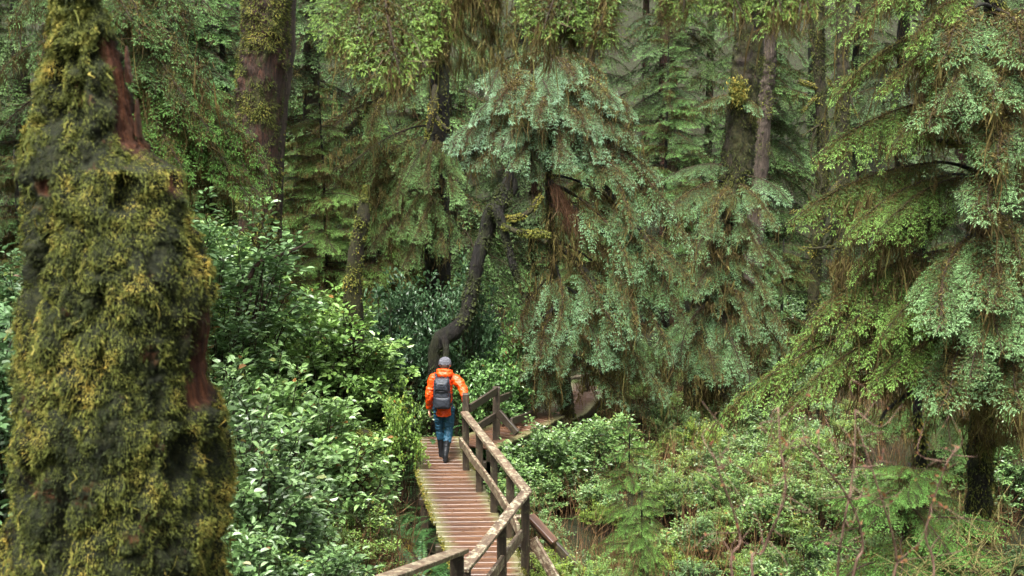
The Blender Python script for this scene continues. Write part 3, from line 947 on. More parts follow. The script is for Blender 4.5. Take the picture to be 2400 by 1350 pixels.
link('trunk', mb.mesh('snag_trunk', [M['snag']]), snag)
# moss tufts on the side one sees
rng = np.random.default_rng(77)
n = 520000
ri = rng.integers(0, nr, n); ti = rng.integers(0, ns, n)
vi = ri * ns + ti
pp, nn = V[vi], Nn[vi]
fmask = (nn[:, 1] < 0.45) & (rows[ri] < 1450)
mossn = fbm(pp * np.array([4.5, 4.5, 3.0]), 4, 51)
mossf = fbm(pp * np.array([14, 14, 6.0]), 3, 52)
patch = fbm(pp * np.array([3.2, 3.2, 1.5]), 3, 57)
keep = fmask & (mossn * 0.8 + mossf * 0.7 + np.clip((rows[ri] - 600) / 900, 0, 0.6) > rng.uniform(-0.85, 0.10, n))
# bare reddish wood shows at these places (photo row, column ranges)
pxx = 1200 + pp[:, 0] / SD * FPX; pyy = rows[ri]
keep &= woodm[vi] < rng.uniform(0.1, 0.9, n)
keep &= hgt[vi] > rng.uniform(-0.085, -0.005, n)
pp, nn, mossn, mossf, pxx, pyy, patch = pp[keep], nn[keep], mossn[keep], mossf[keep], pxx[keep], pyy[keep], patch[keep]
m = len(pp)
pp = pp + nn * (rng.uniform(-0.01, 0.012, m))[:, None]
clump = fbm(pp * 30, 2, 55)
d = nrm(nn * rng.uniform(0.3, 1.0, m)[:, None] + rng.normal(0, 0.40, (m, 3)) + np.array([0, 0, -0.85]) + np.stack([vnoise(pp * 25, 61), 0 * clump, vnoise(pp * 25, 62)], -1) * 0.7)
Vl, Fl = leaves(pp, d, rng.uniform(0.006, 0.017, m) * np.where(rng.random(m) < 0.08, 2.0, 1.0), rng.uniform(0.0011, 0.0027, m), nrm(nn + rng.normal(0, 0.6, (m, 3))), rng, 0.5)
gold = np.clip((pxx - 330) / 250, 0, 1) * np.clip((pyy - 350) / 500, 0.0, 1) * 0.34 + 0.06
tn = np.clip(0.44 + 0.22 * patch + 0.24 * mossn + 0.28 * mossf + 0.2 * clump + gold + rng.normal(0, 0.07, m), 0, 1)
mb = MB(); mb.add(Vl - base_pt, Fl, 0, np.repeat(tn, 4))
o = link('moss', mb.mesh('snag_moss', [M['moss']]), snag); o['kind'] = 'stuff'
o.color = (1.0, 1.0, 1.0, 1)
# long pale hanging tufts
sel = rng.random(m) < 0.0022
Vs, Fs, Ts = strands(pp[sel] + nn[sel] * 0.02, np.clip(rng.lognormal(-2.8, 0.5, int(sel.sum())), 0.03, 0.18), rng, 0.0028, np.clip(rng.normal(0.62, 0.15, int(sel.sum())), 0, 1))
mb = MB(); mb.add(Vs - base_pt, Fs, 0, Ts)
link('hanging_moss', mb.mesh('snag_strands', [M['moss']]), snag)['kind'] = 'stuff'
# splinters of bare rotten wood
def shard(pix, d, thick=0.05, lab=None):
    P3 = np.array([at(x, y, d) for x, y in pix])
    nP = len(P3)
    Vf = np.vstack([P3 + fbm(P3 * 20, 2, 3)[:, None] * np.array([0, 0.02, 0]), P3 + np.array([0.0, thick, 0])])
    mb = MB()
    ctrf, ctrb = P3.mean(0) + np.array([0, -0.02, 0]), P3.mean(0) + np.array([0, thick, 0])
    Vf = np.vstack([Vf, ctrf, ctrb])
    kk = np.arange(nP); k2 = (kk + 1) % nP
    mb.add(Vf - base_pt, np.vstack([np.stack([kk, k2, np.full(nP, 2 * nP)], -1), np.stack([k2 + nP, kk + nP, np.full(nP, 2 * nP + 1)], -1)]), 0, 0.5)
    mb.F.append((np.stack([k2, kk, kk + nP, k2 + nP], -1), 0, False))
    o = link('splintered_wood', mb.mesh('splinter', [M['rotwood']]), snag)
    if lab: o['label'] = lab
def sliver(x0, y0, x1, y1, w, d, thick=0.03, lab=None):
    """one pointed splinter from its foot (x0, y0) to its tip (x1, y1)"""
    rg = random.Random(int(x0 * 7 + y0))
    L_, R_ = [], []
    for f in np.linspace(0, 1, 9):
        cx_, cy_ = x0 + (x1 - x0) * f, y0 + (y1 - y0) * f
        ww = w * (1 - f) ** 0.55 * rg.uniform(0.75, 1.15) / 2 + 0.6
        L_.append((cx_ - ww, cy_ + rg.uniform(-4, 4))); R_.append((cx_ + ww, cy_ + rg.uniform(-4, 4)))
    shard(R_ + L_[::-1], d, thick, lab)
rsl = random.Random(3)
for (a, b, c_, e, w, dd) in ((300, 190, 292, 110, 10, -0.03), (322, 320, 318, 235, 10, -0.03)):
    sliver(a, b, c_, e, w, SD + dd)

# ------------------------------------------------------------------ hero trunks
def tree(name, label, cat, pix_d, pr, mat, seed, moss_n=0, cover=0.05, tint=(0.5, 0.2), amp=0.09, group=None, sides=22, mlen=(0.03, 0.09), mw=0.016, flute=0.0, bulge=0.05, clump=0.0):
    """a trunk along photograph points (px, py, d) with widths in photograph pixels, base first"""
    pts = np.array([at(*p) for p in pix_d])
    radii = [w / 2.0 * p[2] / FPX for w, p in zip(pr, pix_d)]
    b = pts[0].copy()
    b[2] = min(b[2], gz1(b[0], b[1])) - 0.15
    pts = np.vstack([b, pts]); radii = [radii[0] * 1.25] + radii
    t = thing(name, label, cat, tuple(b), group)
    me, P, R = trunk_mesh(pts, radii, [M[mat]], sides, 8 if not clump else 16, amp, seed, flute, origin=b, clump=clump)
    tr = link('trunk', me, t)
    if moss_n:
        zlim = float(at(1200, -20, pix_d[0][2])[2])
        tmax = float(np.clip(np.mean(P[:, 2] < zlim), 0.2, 1.0))
        link('moss', moss_mesh(P, R, moss_n, seed, mlen, mw, cover, 2.4, 0.9, tint, b, face=(0, -1, 0), bulge=bulge * 0.4, t_range=(0, tmax), surf=(SURF['V'], SURF['N'])), tr)['kind'] = 'stuff'
    return t

def boughs(t, spec, color, moss=0.75, wide=1.0, roll=0.0, cut=0.0):
    for (x0, y0, d0, x1, y1, d1) in spec:
        a, b = at(x0, y0, d0), at(x1, y1, d1)
        if cut:                                   # the inner stretch is a bare limb, arched
            c = cut * rnd.uniform(0.75, 1.2)
            q = a + (b - a) * c + np.array([0, 0, 0.12 * np.linalg.norm(b - a)])
            o0 = np.array(t.location)
            mb = MB(); add_tube(mb, spline([a, (a + q) / 2 + np.array([0, 0, 0.05]), q, q + (b - a) * 0.06], 9) - o0, np.linspace(0.03, 0.012, 9), 6, 0, 0.5)
            link('limb', mb.mesh('limb', [M['bark_dark']]), t)
            a = q
        branch(t, a, b, color, moss, roll, wide)

# red-barked trunk left of the middle, and the pale trunk behind its edge
rb = tree('red_bark_tree', 'straight reddish-barked trunk with olive moss pads, rising behind the broadleaf shrubs', 'tree',
          [(606, 800, 20), (606, 600, 20), (606, 430, 20), (608, 250, 20), (622, 80, 20), (632, -150, 20), (650, -700, 20)], [82, 84, 90, 100, 108, 108, 90], 'bark_red', 3, 70000, -0.05, (0.34, 0.2), mlen=(0.03, 0.08), mw=0.006, clump=0.10, sides=48)
tree('grey_bark_tree', 'narrow pale grey-brown trunk showing along the edge of the red-barked trunk', 'tree',
     [(632, 800, 20.9), (645, 500, 20.9), (650, 300, 20.9), (668, 100, 20.9), (672, -200, 20.9)], [30, 34, 40, 46, 46], 'bark_grey', 4, 900, 0.25, (0.5, 0.2))
# leaning mossy trunk right of the middle
E = tree('leaning_mossy_tree', 'tall mossy trunk leaning to one side with a bright yellow moss tuft on it', 'tree',
         [(1645, 985, 24), (1665, 780, 24), (1690, 620, 24), (1722, 430, 24), (1742, 230, 24), (1764, 40, 24), (1784, -150, 24), (1850, -700, 24)], [95, 84, 80, 74, 68, 62, 58, 50], 'bark_moss', 5, 60000, -0.10, (0.30, 0.2), mw=0.0065, mlen=(0.03, 0.09), clump=0.10, sides=44)
p = at(1730, 212, 23.55)
yt = np.random.default_rng(5)
pp = p + yt.normal(0, 1, (900, 3)) * 0.8 * np.array([0.11, 0.08, 0.17])
V_, F_, T_ = strands(pp, yt.uniform(0.03, 0.11, 900), yt, 0.014, np.clip(yt.normal(0.72, 0.18, 900), 0, 1), 2)
mb = MB(); mb.add(V_ - np.array(E.location), F_, 0, T_)
o = link('moss_tuft', mb.mesh('moss_tuft', [M['moss']]), E); o['label'] = 'bright golden-yellow moss tuft'
boughs(E, [(1735, 240, 24, 1640, 250, 23.2), (1735, 235, 24, 1790, 275, 23.2),
           (1720, 420, 24, 1850, 480, 22.6), (1715, 410, 24, 1560, 420, 22.8), (1710, 440, 24, 1830, 540, 22.2), (1710, 440, 24, 1540, 520, 22.4), (1705, 450, 24, 1690, 560, 21.8),
           (1700, 500, 24, 1800, 620, 22.2), (1700, 520, 24, 1600, 620, 22.2), (1690, 560, 24, 1835, 650, 22.3), (1690, 590, 24, 1790, 710, 22), (1690, 600, 24, 1640, 700, 21.8),
           (1680, 640, 24, 1850, 790, 22), (1675, 660, 24, 1760, 800, 21.6), (1670, 700, 24, 1850, 870, 22), (1668, 720, 24, 1740, 880, 21.5), (1665, 720, 24, 1590, 860, 21.6),
           (1660, 760, 24, 1790, 930, 21.8), (1655, 780, 24, 1660, 900, 21.3), (1655, 800, 24, 1560, 930, 21.8), (1650, 830, 24, 1720, 960, 21.6)], (1.38, 1.46, 2.2), 0.7, 1.0, 0.0, 0.2)
tree('dark_columnar_tree', 'brown-barked trunk standing just behind the leaning mossy trunk', 'tree',
     [(1760, 700, 34), (1785, 300, 34), (1800, 100, 34), (1812, -200, 34)], [44, 42, 40, 36], 'bark_grey', 6, 9000, 0.0, (0.35, 0.2), sides=30, clump=0.08)
F1 = tree('slim_mossy_tree', 'slim moss-padded trunk with short bare limbs, first of the twin trunks', 'tree',
          [(1905, 740, 33), (1915, 560, 33), (1930, 380, 33), (1922, 200, 33), (1916, 60, 33), (1912, -200, 33)], [26, 27, 27, 26, 28, 24], 'bark_moss', 7, 9000, -0.1, (0.36, 0.22), sides=20, clump=0.08)
F2 = tree('slim_mossy_tree', 'slim moss-padded trunk carrying a long curved mossy limb, second of the twin trunks', 'tree',
          [(1978, 760, 32), (1978, 560, 32), (1976, 380, 32), (1974, 200, 32), (1972, -200, 32)], [32, 31, 31, 29, 26], 'bark_moss', 8, 9000, -0.1, (0.36, 0.22), sides=20, clump=0.08)
for T_, px, y0, y1 in ((F1, 1914, 10, 720), (F2, 1976, 10, 740)):
    pass
stub(F2, [at(1968, 425, 31.8), at(1940, 460, 31.4), at(1905, 482, 31.2), at(1850, 498, 31)], [0.07, 0.06, 0.045, 0.015], 3, tint=(0.8, 0.1))
stub(F1, [at(1918, 205, 33), at(1890, 196, 32.8), at(1870, 190, 32.7)], [0.09, 0.07, 0.05], 4)
stub(F1, [at(1922, 215, 33), at(1900, 240, 32.8), at(1880, 262, 32.6)], [0.05, 0.04, 0.02], 5)
stub(F2, [at(1976, 215, 32), at(1952, 205, 31.8), at(1938, 178, 31.8)], [0.06, 0.05, 0.02], 6)
stub(F1, [at(1915, 300, 33), at(1900, 360, 32.8), at(1925, 420, 32.6), at(1920, 455, 32.5)], [0.04, 0.035, 0.03, 0.012], 7, moss=100)
stub(F1, [at(1925, 290, 33), at(1900, 305, 32.6), at(1880, 320, 32.4)], [0.04, 0.03, 0.012], 8, moss=100)
stub(F2, [at(1985, 210, 32), at(2000, 250, 31.8), at(2010, 275, 31.8)], [0.04, 0.03, 0.012], 9, moss=100)
stub(F1, [at(1905, 620, 33), at(1915, 560, 32.6), at(1950, 530, 32.5)], [0.05, 0.05, 0.03], 10)
stub(F1, [at(1870, 581, 32.6), at(1910, 582, 32.5), at(1955, 578, 32.6)], [0.035, 0.04, 0.04], 11, tint=(0.7, 0.1))
for t_, z0 in ((F1, 0), (F2, 1)):
    for k in range(2):
        px = (1918, 1977)[z0]; py = -120 + 90 * k + 50 * z0
        branch(t_, at(px, py, 33), at(px + rnd.choice((-1, 1)) * rnd.uniform(60, 120), py + rnd.uniform(10, 80), 32.5), (0.8, 0.95, 0.8), 0.6)

# twisted dark tree in the middle
C = tree('twisted_tree', 'dark twisted tree with a kinked moss-topped trunk and bare elbowed limbs', 'tree',
         [(1018, 860, 19.7), (1030, 800, 19.7), (1062, 778, 19.7), (1092, 740, 19.8), (1106, 680, 19.9), (1122, 600, 20.0), (1140, 545, 20.1), (1152, 500, 20.1), (1172, 480, 20.2), (1186, 440, 20.3), (1194, 410, 20.3), (1200, 370, 20.5)],
         [32, 40, 42, 36, 33, 33, 36, 42, 36, 29, 22, 12], 'bark_dark', 9, 5000, 0.25, (0.14, 0.12), amp=0.08, sides=24, clump=0.03)
stub(C, [at(1148, 488, 19.9), at(1164, 495, 19.8), at(1178, 530, 19.7), at(1188, 570, 19.7), at(1200, 610, 19.6), at(1208, 640, 19.6), at(1216, 662, 19.5)], [0.10, 0.11, 0.085, 0.075, 0.075, 0.06, 0.03], 13, 'bark_dark', 1500, (0.25, 0.12))
stub(C, [at(1178, 528, 19.7), at(1205, 540, 19.4), at(1240, 548, 19.3), at(1262, 546, 19.2), at(1290, 552, 19.1)], [0.05, 0.045, 0.045, 0.05, 0.03], 14, 'bark_moss', 1500, (0.55, 0.12))
stub(C, [at(1172, 510, 19.8), at(1205, 512, 19.9), at(1240, 496, 20.1), at(1268, 458, 20.3)], [0.04, 0.045, 0.05, 0.035], 15, 'bark_moss', 1500, (0.66, 0.12))
stub(C, [at(1206, 420, 20.3), at(1208, 440, 20.2), at(1205, 458, 20.2)], [0.05, 0.045, 0.02], 16, 'bark_dark', 0)
stub(C, [at(1040, 790, 19.6), at(1046, 815, 19.5), at(1044, 850, 19.4)], [0.10, 0.06, 0.05], 20, 'bark_dark', 0)

# hemlock with the big pale drooping crown
H = tree('drooping_hemlock', 'pale blue-green hemlock with a domed crown cascading to one side over the far walkway', 'tree',
         [(1330, 960, 21.5), (1310, 800, 21.5), (1298, 650, 21.6), (1286, 430, 21.7), (1292, 250, 21.8), (1300, 60, 22)], [34, 26, 20, 17, 14, 9], 'bark_moss', 21, 6000, -0.1, (0.3, 0.15), sides=14)
boughs(H, [(1290, 130, 21.8, 1170, 180, 21), (1295, 120, 21.8, 1420, 190, 21.2), (1292, 140, 21.8, 1290, 210, 20.6), (1290, 205, 21.8, 1115, 300, 20.8), (1295, 185, 21.8, 1480, 280, 20.8), (1292, 205, 21.8, 1210, 300, 20.2), (1292, 205, 21.8, 1370, 300, 20.2), (1292, 205, 21.8, 1290, 300, 19.9), (1290, 255, 21.8, 1068, 350, 20.8), (1290, 305, 21.8, 1120, 400, 20.3), (1290, 305, 21.8, 1215, 400, 19.9), (1290, 295, 21.8, 1310, 390, 19.7), (1292, 285, 21.8, 1400, 380, 19.9), (1292, 245, 21.8, 1500, 340, 20.4), (1292, 335, 21.8, 1540, 430, 20.3), (1292, 345, 21.8, 1470, 440, 19.9)], (1.50, 1.55, 2.7), 0.85, 1.1, 0.0, 0.20)
boughs(H, [(1302, 640, 21.6, 1200, 800, 20.2), (1305, 700, 21.6, 1180, 880, 20.4), (1308, 760, 21.6, 1225, 930, 20.4), (1310, 800, 21.6, 1290, 960, 20.6), (1290, 290, 21.8, 1570, 520, 20), (1290, 310, 21.7, 1500, 540, 19.6), (1290, 360, 21.7, 1620, 590, 20), (1290, 410, 21.7, 1560, 640, 19.6), (1290, 470, 21.7, 1640, 700, 19.8), (1290, 430, 21.7, 1480, 660, 19.4), (1290, 430, 21.7, 1600, 770, 19.6), (1292, 480, 21.6, 1520, 790, 19.4), (1298, 560, 21.6, 1570, 850, 19.6), (1298, 580, 21.6, 1440, 820, 19.3), (1300, 620, 21.6, 1330, 800, 19.3), (1302, 660, 21.6, 1500, 900, 19.7), (1305, 680, 21.6, 1400, 870, 19.4), (1305, 700, 21.6, 1270, 860, 19.6), (1306, 720, 21.6, 1200, 890, 20), (1308, 740, 21.6, 1560, 950, 19.8), (1310, 760, 21.6, 1300, 880, 19.8), (1310, 780, 21.6, 1440, 860, 19.8), (1312, 800, 21.6, 1270, 930, 20), (1312, 830, 21.6, 1470, 960, 20), (1312, 800, 21.6, 1240, 950, 20.2)], (1.42, 1.50, 2.4), 0.9, 1.05, 0.0, 0.40)
rdm = random.Random(6)
for k in range(34):
    a_, r_ = rdm.uniform(0, 6.283), math.sqrt(rdm.random())
    px, py = 1275 + 190 * r_ * math.cos(a_), 285 + 120 * r_ * math.sin(a_)
    d_ = 19.6 + 1.0 * r_
    branch(H, at(px - 25 * math.cos(a_), py - rdm.uniform(30, 60), d_ + rdm.uniform(0.7, 1.1)), at(px + 45 * math.cos(a_), py + rdm.uniform(15, 45), d_), (1.56, 1.60, 2.9), 0.5, 0, 1.25)
stub(H, [at(1288, 425, 21.3), at(1330, 475, 20.8), at(1400, 530, 20.3), at(1470, 570, 20)], [0.07, 0.06, 0.05, 0.02], 51, 'bark_dark', 700, (0.35, 0.15))
stub(H, [at(1298, 570, 21.3), at(1350, 610, 20.8), at(1400, 670, 20.3), at(1450, 760, 19.9)], [0.06, 0.055, 0.045, 0.02], 52, 'bark_dark', 700, (0.4, 0.15))
stub(H, [at(1290, 330, 21.3), at(1400, 420, 20.6), at(1500, 540, 20.0), at(1560, 640, 19.7)], [0.06, 0.055, 0.04, 0.02], 53, 'bark_dark', 700, (0.4, 0.15))
# rust-brown dead bough
db = H
rng = np.random.default_rng(91)
root, tip = at(1292, 430, 20.6), at(1362, 560, 20.2)
n = 420
f = rng.uniform(0, 1, n)
pp = root + (tip - root) * f[:, None] * 0.6 + rng.normal(0, 0.06, (n, 3))
V_, F_, T_ = strands(pp, rng.uniform(0.15, 0.75, n), rng, 0.0035, rng.uniform(0.0, 0.4, n))
V_ = V_ + np.outer(np.clip(root[2] - V_[:, 2], 0, 1) * 0.25, [1, 0, 0])
mb = MB(); mb.add(V_ - np.array(H.location), F_, 0, T_)
o = link('dead_bough', mb.mesh('dead_bough', [M['deadstem']]), H); o['label'] = 'rust-brown spray of dead twigs'

# hemlock left of the middle with the long mossy limb
G = tree('limbed_hemlock', 'shaded hemlock with a long moss-coated limb sweeping down and pale hanging sprays', 'tree',
         [(1028, 700, 24), (1026, 500, 24), (1026, 360, 24), (1030, 200, 24), (1034, 0, 24), (1040, -400, 24)], [60, 56, 52, 46, 42, 36], 'bark_dark', 23, 5000, 0.1, (0.42, 0.15))
stub(G, [at(1034, 130, 23.8), at(985, 168, 23.4), at(930, 205, 23), at(870, 250, 22.7), at(820, 300, 22.5), at(794, 318, 22.4)], [0.12, 0.11, 0.09, 0.075, 0.055, 0.02], 24, 'bark_moss', 2600, (0.6, 0.15))
stub(G, [at(1020, 200, 23.5), at(1016, 250, 23.3), at(1005, 300, 23.2), at(996, 340, 23.2)], [0.05, 0.10, 0.06, 0.02], 25, 'bark_moss', 800, (0.65, 0.15))
stub(G, [at(1016, 260, 23.3), at(1032, 290, 23.2), at(1052, 306, 23.1)], [0.05, 0.045, 0.04], 26, 'bark_moss', 500, (0.7, 0.15))
boughs(G, [(960, 185, 23.2, 830, 200, 22.5), (930, 205, 23, 800, 260, 22.2), (880, 245, 22.7, 760, 340, 22), (850, 265, 22.6, 720, 330, 22.2), (900, 230, 22.9, 860, 330, 21.8), (820, 300, 22.5, 740, 390, 22),
           (1026, 330, 24, 850, 430, 22.5), (1026, 320, 24, 960, 430, 22), (1026, 330, 24, 1010, 450, 21.8), (1026, 340, 24, 900, 500, 22), (1026, 360, 24, 1050, 470, 22.2),
           (1026, 400, 24, 820, 520, 22.5), (1026, 420, 24, 940, 560, 21.8), (1026, 430, 24, 1000, 570, 21.6), (1026, 440, 24, 880, 600, 22), (1026, 480, 24, 960, 640, 21.8), (1026, 490, 24, 1050, 600, 22),
           (1026, 300, 24, 760, 470, 22.6), (1026, 350, 24, 700, 480, 22.8), (1026, 450, 24, 780, 580, 22.6), (1026, 100, 24, 880, 130, 23), (1030, 60, 24, 1140, 160, 23), (1030, 20, 24, 900, 60, 23), (1030, 0, 24, 1120, 60, 23)], (1.0, 1.08, 1.05), 0.9, 1.0, 0.0, 0.25)

# big hemlock at the edge of the picture
R_ = tree('sweeping_hemlock', 'large hemlock at the picture edge, long moss-hung boughs sweeping down towards the middle', 'tree',
          [(2295, 1130, 13.2), (2300, 1000, 13.2), (2306, 800, 13.2), (2312, 600, 13.2), (2318, 400, 13.2), (2322, 200, 13.2), (2330, 0, 13.2), (2340, -500, 13.2)], [56, 50, 48, 48, 46, 44, 42, 38], 'bark_dark', 31, 30000, -0.45, (0.46, 0.2), mlen=(0.02, 0.07), mw=0.006, clump=0.05, sides=30)
boughs(R_, [(2330, -60, 13.2, 1785, 85, 12.4), (2328, -20, 13.2, 1940, 110, 12), (2330, -120, 13.2, 2060, 20, 11.8), (2324, 20, 13.2, 2100, 130, 11.8),
            (2322, 90, 13.2, 1985, 240, 12.1), (2322, 110, 13.2, 2090, 230, 11.8), (2320, 270, 13.2, 1890, 380, 12.4), (2320, 260, 13.2, 2070, 350, 11.8),
            (2316, 420, 13.2, 1840, 525, 12.4), (2316, 440, 13.2, 1960, 560, 12.0), (2316, 450, 13.2, 2060, 545, 11.7), (2314, 520, 13.2, 1990, 660, 12.2),
            (2310, 620, 13.2, 1860, 765, 12.3), (2310, 640, 13.2, 1960, 800, 12), (2308, 650, 13.2, 1880, 850, 12.2), (2306, 660, 13.2, 2060, 790, 11.7),
            (2306, 720, 13.2, 1930, 930, 12), (2306, 740, 13.2, 1700, 1035, 11.8), (2304, 760, 13.2, 1810, 1010, 11.7), (2304, 780, 13.2, 2060, 930, 11.6)], (1.36, 1.46, 0.95), 1.0, 0.62, 0.0, 0.22)
boughs(R_, [(2310, 540, 13.2, 2160, 780, 11.3), (2310, 540, 13.2, 2350, 730, 11.0), (2308, 640, 13.2, 2310, 830, 11.0), (2306, 660, 13.2, 2400, 850, 11.1), (2306, 720, 13.2, 2240, 900, 11.0), (2306, 760, 13.2, 2390, 960, 11.0), (2306, 800, 13.2, 2190, 960, 11.2), (2326, 20, 13.2, 2210, 150, 11.6), (2326, 40, 13.2, 2390, 150, 11.5), (2322, 120, 13.2, 2190, 260, 11.4), (2322, 140, 13.2, 2360, 260, 11.4), (2320, 200, 13.2, 2180, 300, 11.5), (2320, 240, 13.2, 2350, 400, 11.3), (2320, 160, 13.2, 2440, 250, 11.6), (2314, 380, 13.2, 2300, 520, 11.2), (2310, 540, 13.2, 2160, 780, 11.3), (2310, 520, 13.2, 2340, 720, 11.1), (2310, 500, 13.2, 2410, 640, 11.3), (2308, 640, 13.2, 2310, 820, 11.1), (2306, 620, 13.2, 2390, 830, 11.2)],
       (1.22, 1.30, 1.6), 0.8, 1.15, 0.0, 0.42)
stub(R_, [at(2306, 870, 13.2), at(2250, 880, 12.8), at(2160, 905, 12.5), at(2080, 960, 12.3), at(2060, 1000, 12.2)], [0.05, 0.04, 0.03, 0.02, 0.012], 33, 'bark_dark', 300)
stub(R_, [at(2306, 700, 13.2), at(2240, 715, 12.9), at(2140, 755, 12.4), at(2090, 760, 12.2)], [0.05, 0.045, 0.04, 0.025], 34, 'bark_moss', 600, (0.7, 0.15))
stub(R_, [at(2320, 352, 13.1), at(2360, 345, 12.9), at(2420, 342, 12.8)], [0.05, 0.05, 0.045], 35, 'bark_moss', 800, (0.6, 0.15))
stub(R_, [at(2306, 380, 13.1), at(2260, 340, 12.9), at(2180, 330, 12.7)], [0.05, 0.045, 0.03], 36, 'bark_moss', 800, (0.55, 0.15))
# thick moss curtains under its boughs
rng = np.random.default_rng(13)
n = 7500
cx, cy = rng.uniform(1950, 2420, n), rng.uniform(120, 1020, n)
kp = fbm(np.stack([cx / 110, cy / 80, 0 * cx], -1), 3, 6) > -0.05
cx, cy = cx[kp], cy[kp]
pp = np.array([at(a, b, dd) for a, b, dd in zip(cx, cy, rng.uniform(12.2, 13.4, len(cx)))])
pp, Lh = tufts(pp, np.clip(rng.lognormal(-1.3, 0.5, len(pp)), 0.08, 0.7), rng, 6, 0.03)
V_, F_, T_ = strands(pp, Lh, rng, 0.006, np.clip(rng.normal(0.38, 0.2, len(pp)), 0, 1))
mb = MB(); mb.add(V_ - np.array(R_.location), F_, 0, T_)
link('hanging_moss', mb.mesh('moss_curtain', [M['hang']]), R_)['kind'] = 'stuff'
tree('bare_dark_tree', 'thin dark trunk with drooping bare twigs in the shade under the sweeping boughs', 'tree',
     [(2160, 1090, 14.5), (2150, 950, 14.5), (2175, 820, 14.6), (2200, 700, 14.6)], [26, 20, 16, 10], 'bark_dark', 37, 1500, 0.0)

# hemlock behind the snag, sprays reaching out
S_ = tree('side_hemlock', 'hemlock mostly hidden behind the broken snag, sprays reaching out with brown moss beneath', 'tree',
          [(190, 700, 14.5), (185, 300, 14.5), (180, 0, 14.5), (170, -600, 14.5)], [60, 56, 50, 44], 'bark_dark', 41, 2000, 0.0)
boughs(S_, [(182, -120, 14.5, 430, 70, 13.4), (182, -100, 14.5, 390, 110, 13), (182, -60, 14.5, 470, 170, 13.4), (182, -40, 14.5, 350, 60, 12.9), (182, 0, 14.5, 480, 220, 13.3), (182, 20, 14.5, 460, 250, 12.9),
            (182, -180, 14.5, 480, 40, 13.2)], (0.9, 1.02, 0.98), 0.9, 1.1)
boughs(S_, [(184, 80, 14.5, 530, 330, 13.6), (184, 130, 14.5, 590, 400, 13.4), (184, 150, 14.5, 520, 400, 13.2), (184, 180, 14.5, 610, 450, 13.6), (184, 170, 14.5, 500, 420, 13), (184, 200, 14.5, 590, 470, 13.3), (184, 100, 14.5, 480, 320, 12.9), (184, 240, 14.5, 560, 480, 13.1)], (0.95, 1.22, 0.72), 0.95, 1.1)
boughs(S_, [(182, -60, 14.5, 20, 60, 13.6), (182, 0, 14.5, 60, 150, 13.4), (182, -140, 14.5, 60, 40, 13.4), (182, 180, 14.5, 0, 330, 13.6), (182, 60, 14.5, -40, 220, 13.6)], (0.75, 0.85, 0.8), 0.9)
rng = np.random.default_rng(14)
n = 900
cx, cy = rng.normal(400, 50, n), rng.normal(270, 80, n)
pp = np.array([at(a, b, dd) for a, b, dd in zip(cx, cy, rng.uniform(13.2, 14.4, n))])
pp, Lh = tufts(pp, np.clip(rng.lognormal(-1.3, 0.5, n), 0.08, 0.7), rng, 6, 0.03)
V_, F_, T_ = strands(pp, Lh, rng, 0.006, np.clip(rng.normal(0.45, 0.2, len(pp)), 0, 1))
mb = MB(); mb.add(V_ - np.array(S_.location), F_, 0, T_)
link('hanging_moss', mb.mesh('moss_curtain', [M['hang']]), S_)['kind'] = 'stuff'

# overhanging boughs of a close hemlock whose trunk is out of the picture
ov = np.array([4.3, 6.6, gz1(4.3, 6.6) - 0.15])
O_ = thing('overhanging_hemlock', 'yellow-green moss-hung boughs hanging into the top of the picture', 'tree', tuple(ov))
me, P, Rr = trunk_mesh([ov, ov + [0.05, 0, 3], ov + [0.1, 0.05, 7], ov + [0.1, 0.1, 12]], [0.34, 0.28, 0.24, 0.18], [M['bark_red']], 20, 8, 0.1, 43, origin=ov)
link('trunk', me, O_)
limb = [np.array([4.35, 6.6, 6.75]), at(1900, -160, 6.5), at(1500, -130, 6.3), at(1150, -110, 6.2), at(800, -70, 6.1)]
stub(O_, limb, [0.10, 0.075, 0.055, 0.04, 0.015], 44, 'bark_moss', 2500)
LP = spline(limb, 60)
for k in range(36):
    p = LP[rnd.randint(14, 59)]
    px = 1200 + p[0] / p[1] * FPX
    tipx = px + rnd.uniform(-120, 120)
    lim = np.interp(tipx, [760, 820, 1000, 1130, 1240, 1330, 1480, 1620], [120, 190, 190, 120, 60, 130, 140, 40])
    branch(O_, p, at(tipx, lim * rnd.uniform(0.35, 1.05), p[1] + rnd.uniform(-0.7, 0.5)), (0.78, 0.80, 0.38), 1.0, 0, 1.0, BRN)
rng = np.random.default_rng(15)
n = 1100
cx = rng.uniform(790, 1300, n); cy = rng.uniform(-120, 150, n)
pp = np.array([at(a, b, dd) for a, b, dd in zip(cx, cy, rng.uniform(5.9, 6.6, n))])
pp, Lh = tufts(pp, np.clip(rng.lognormal(-2.0, 0.5, n), 0.04, 0.5), rng, 6, 0.012)
V_, F_, T_ = strands(pp, Lh, rng, 0.0026, np.clip(rng.normal(0.5, 0.2, len(pp)), 0, 1))
mb = MB(); mb.add(V_ - ov, F_, 0, T_)
link('hanging_moss', mb.mesh('moss_curtain', [M['hang']]), O_)['kind'] = 'stuff'

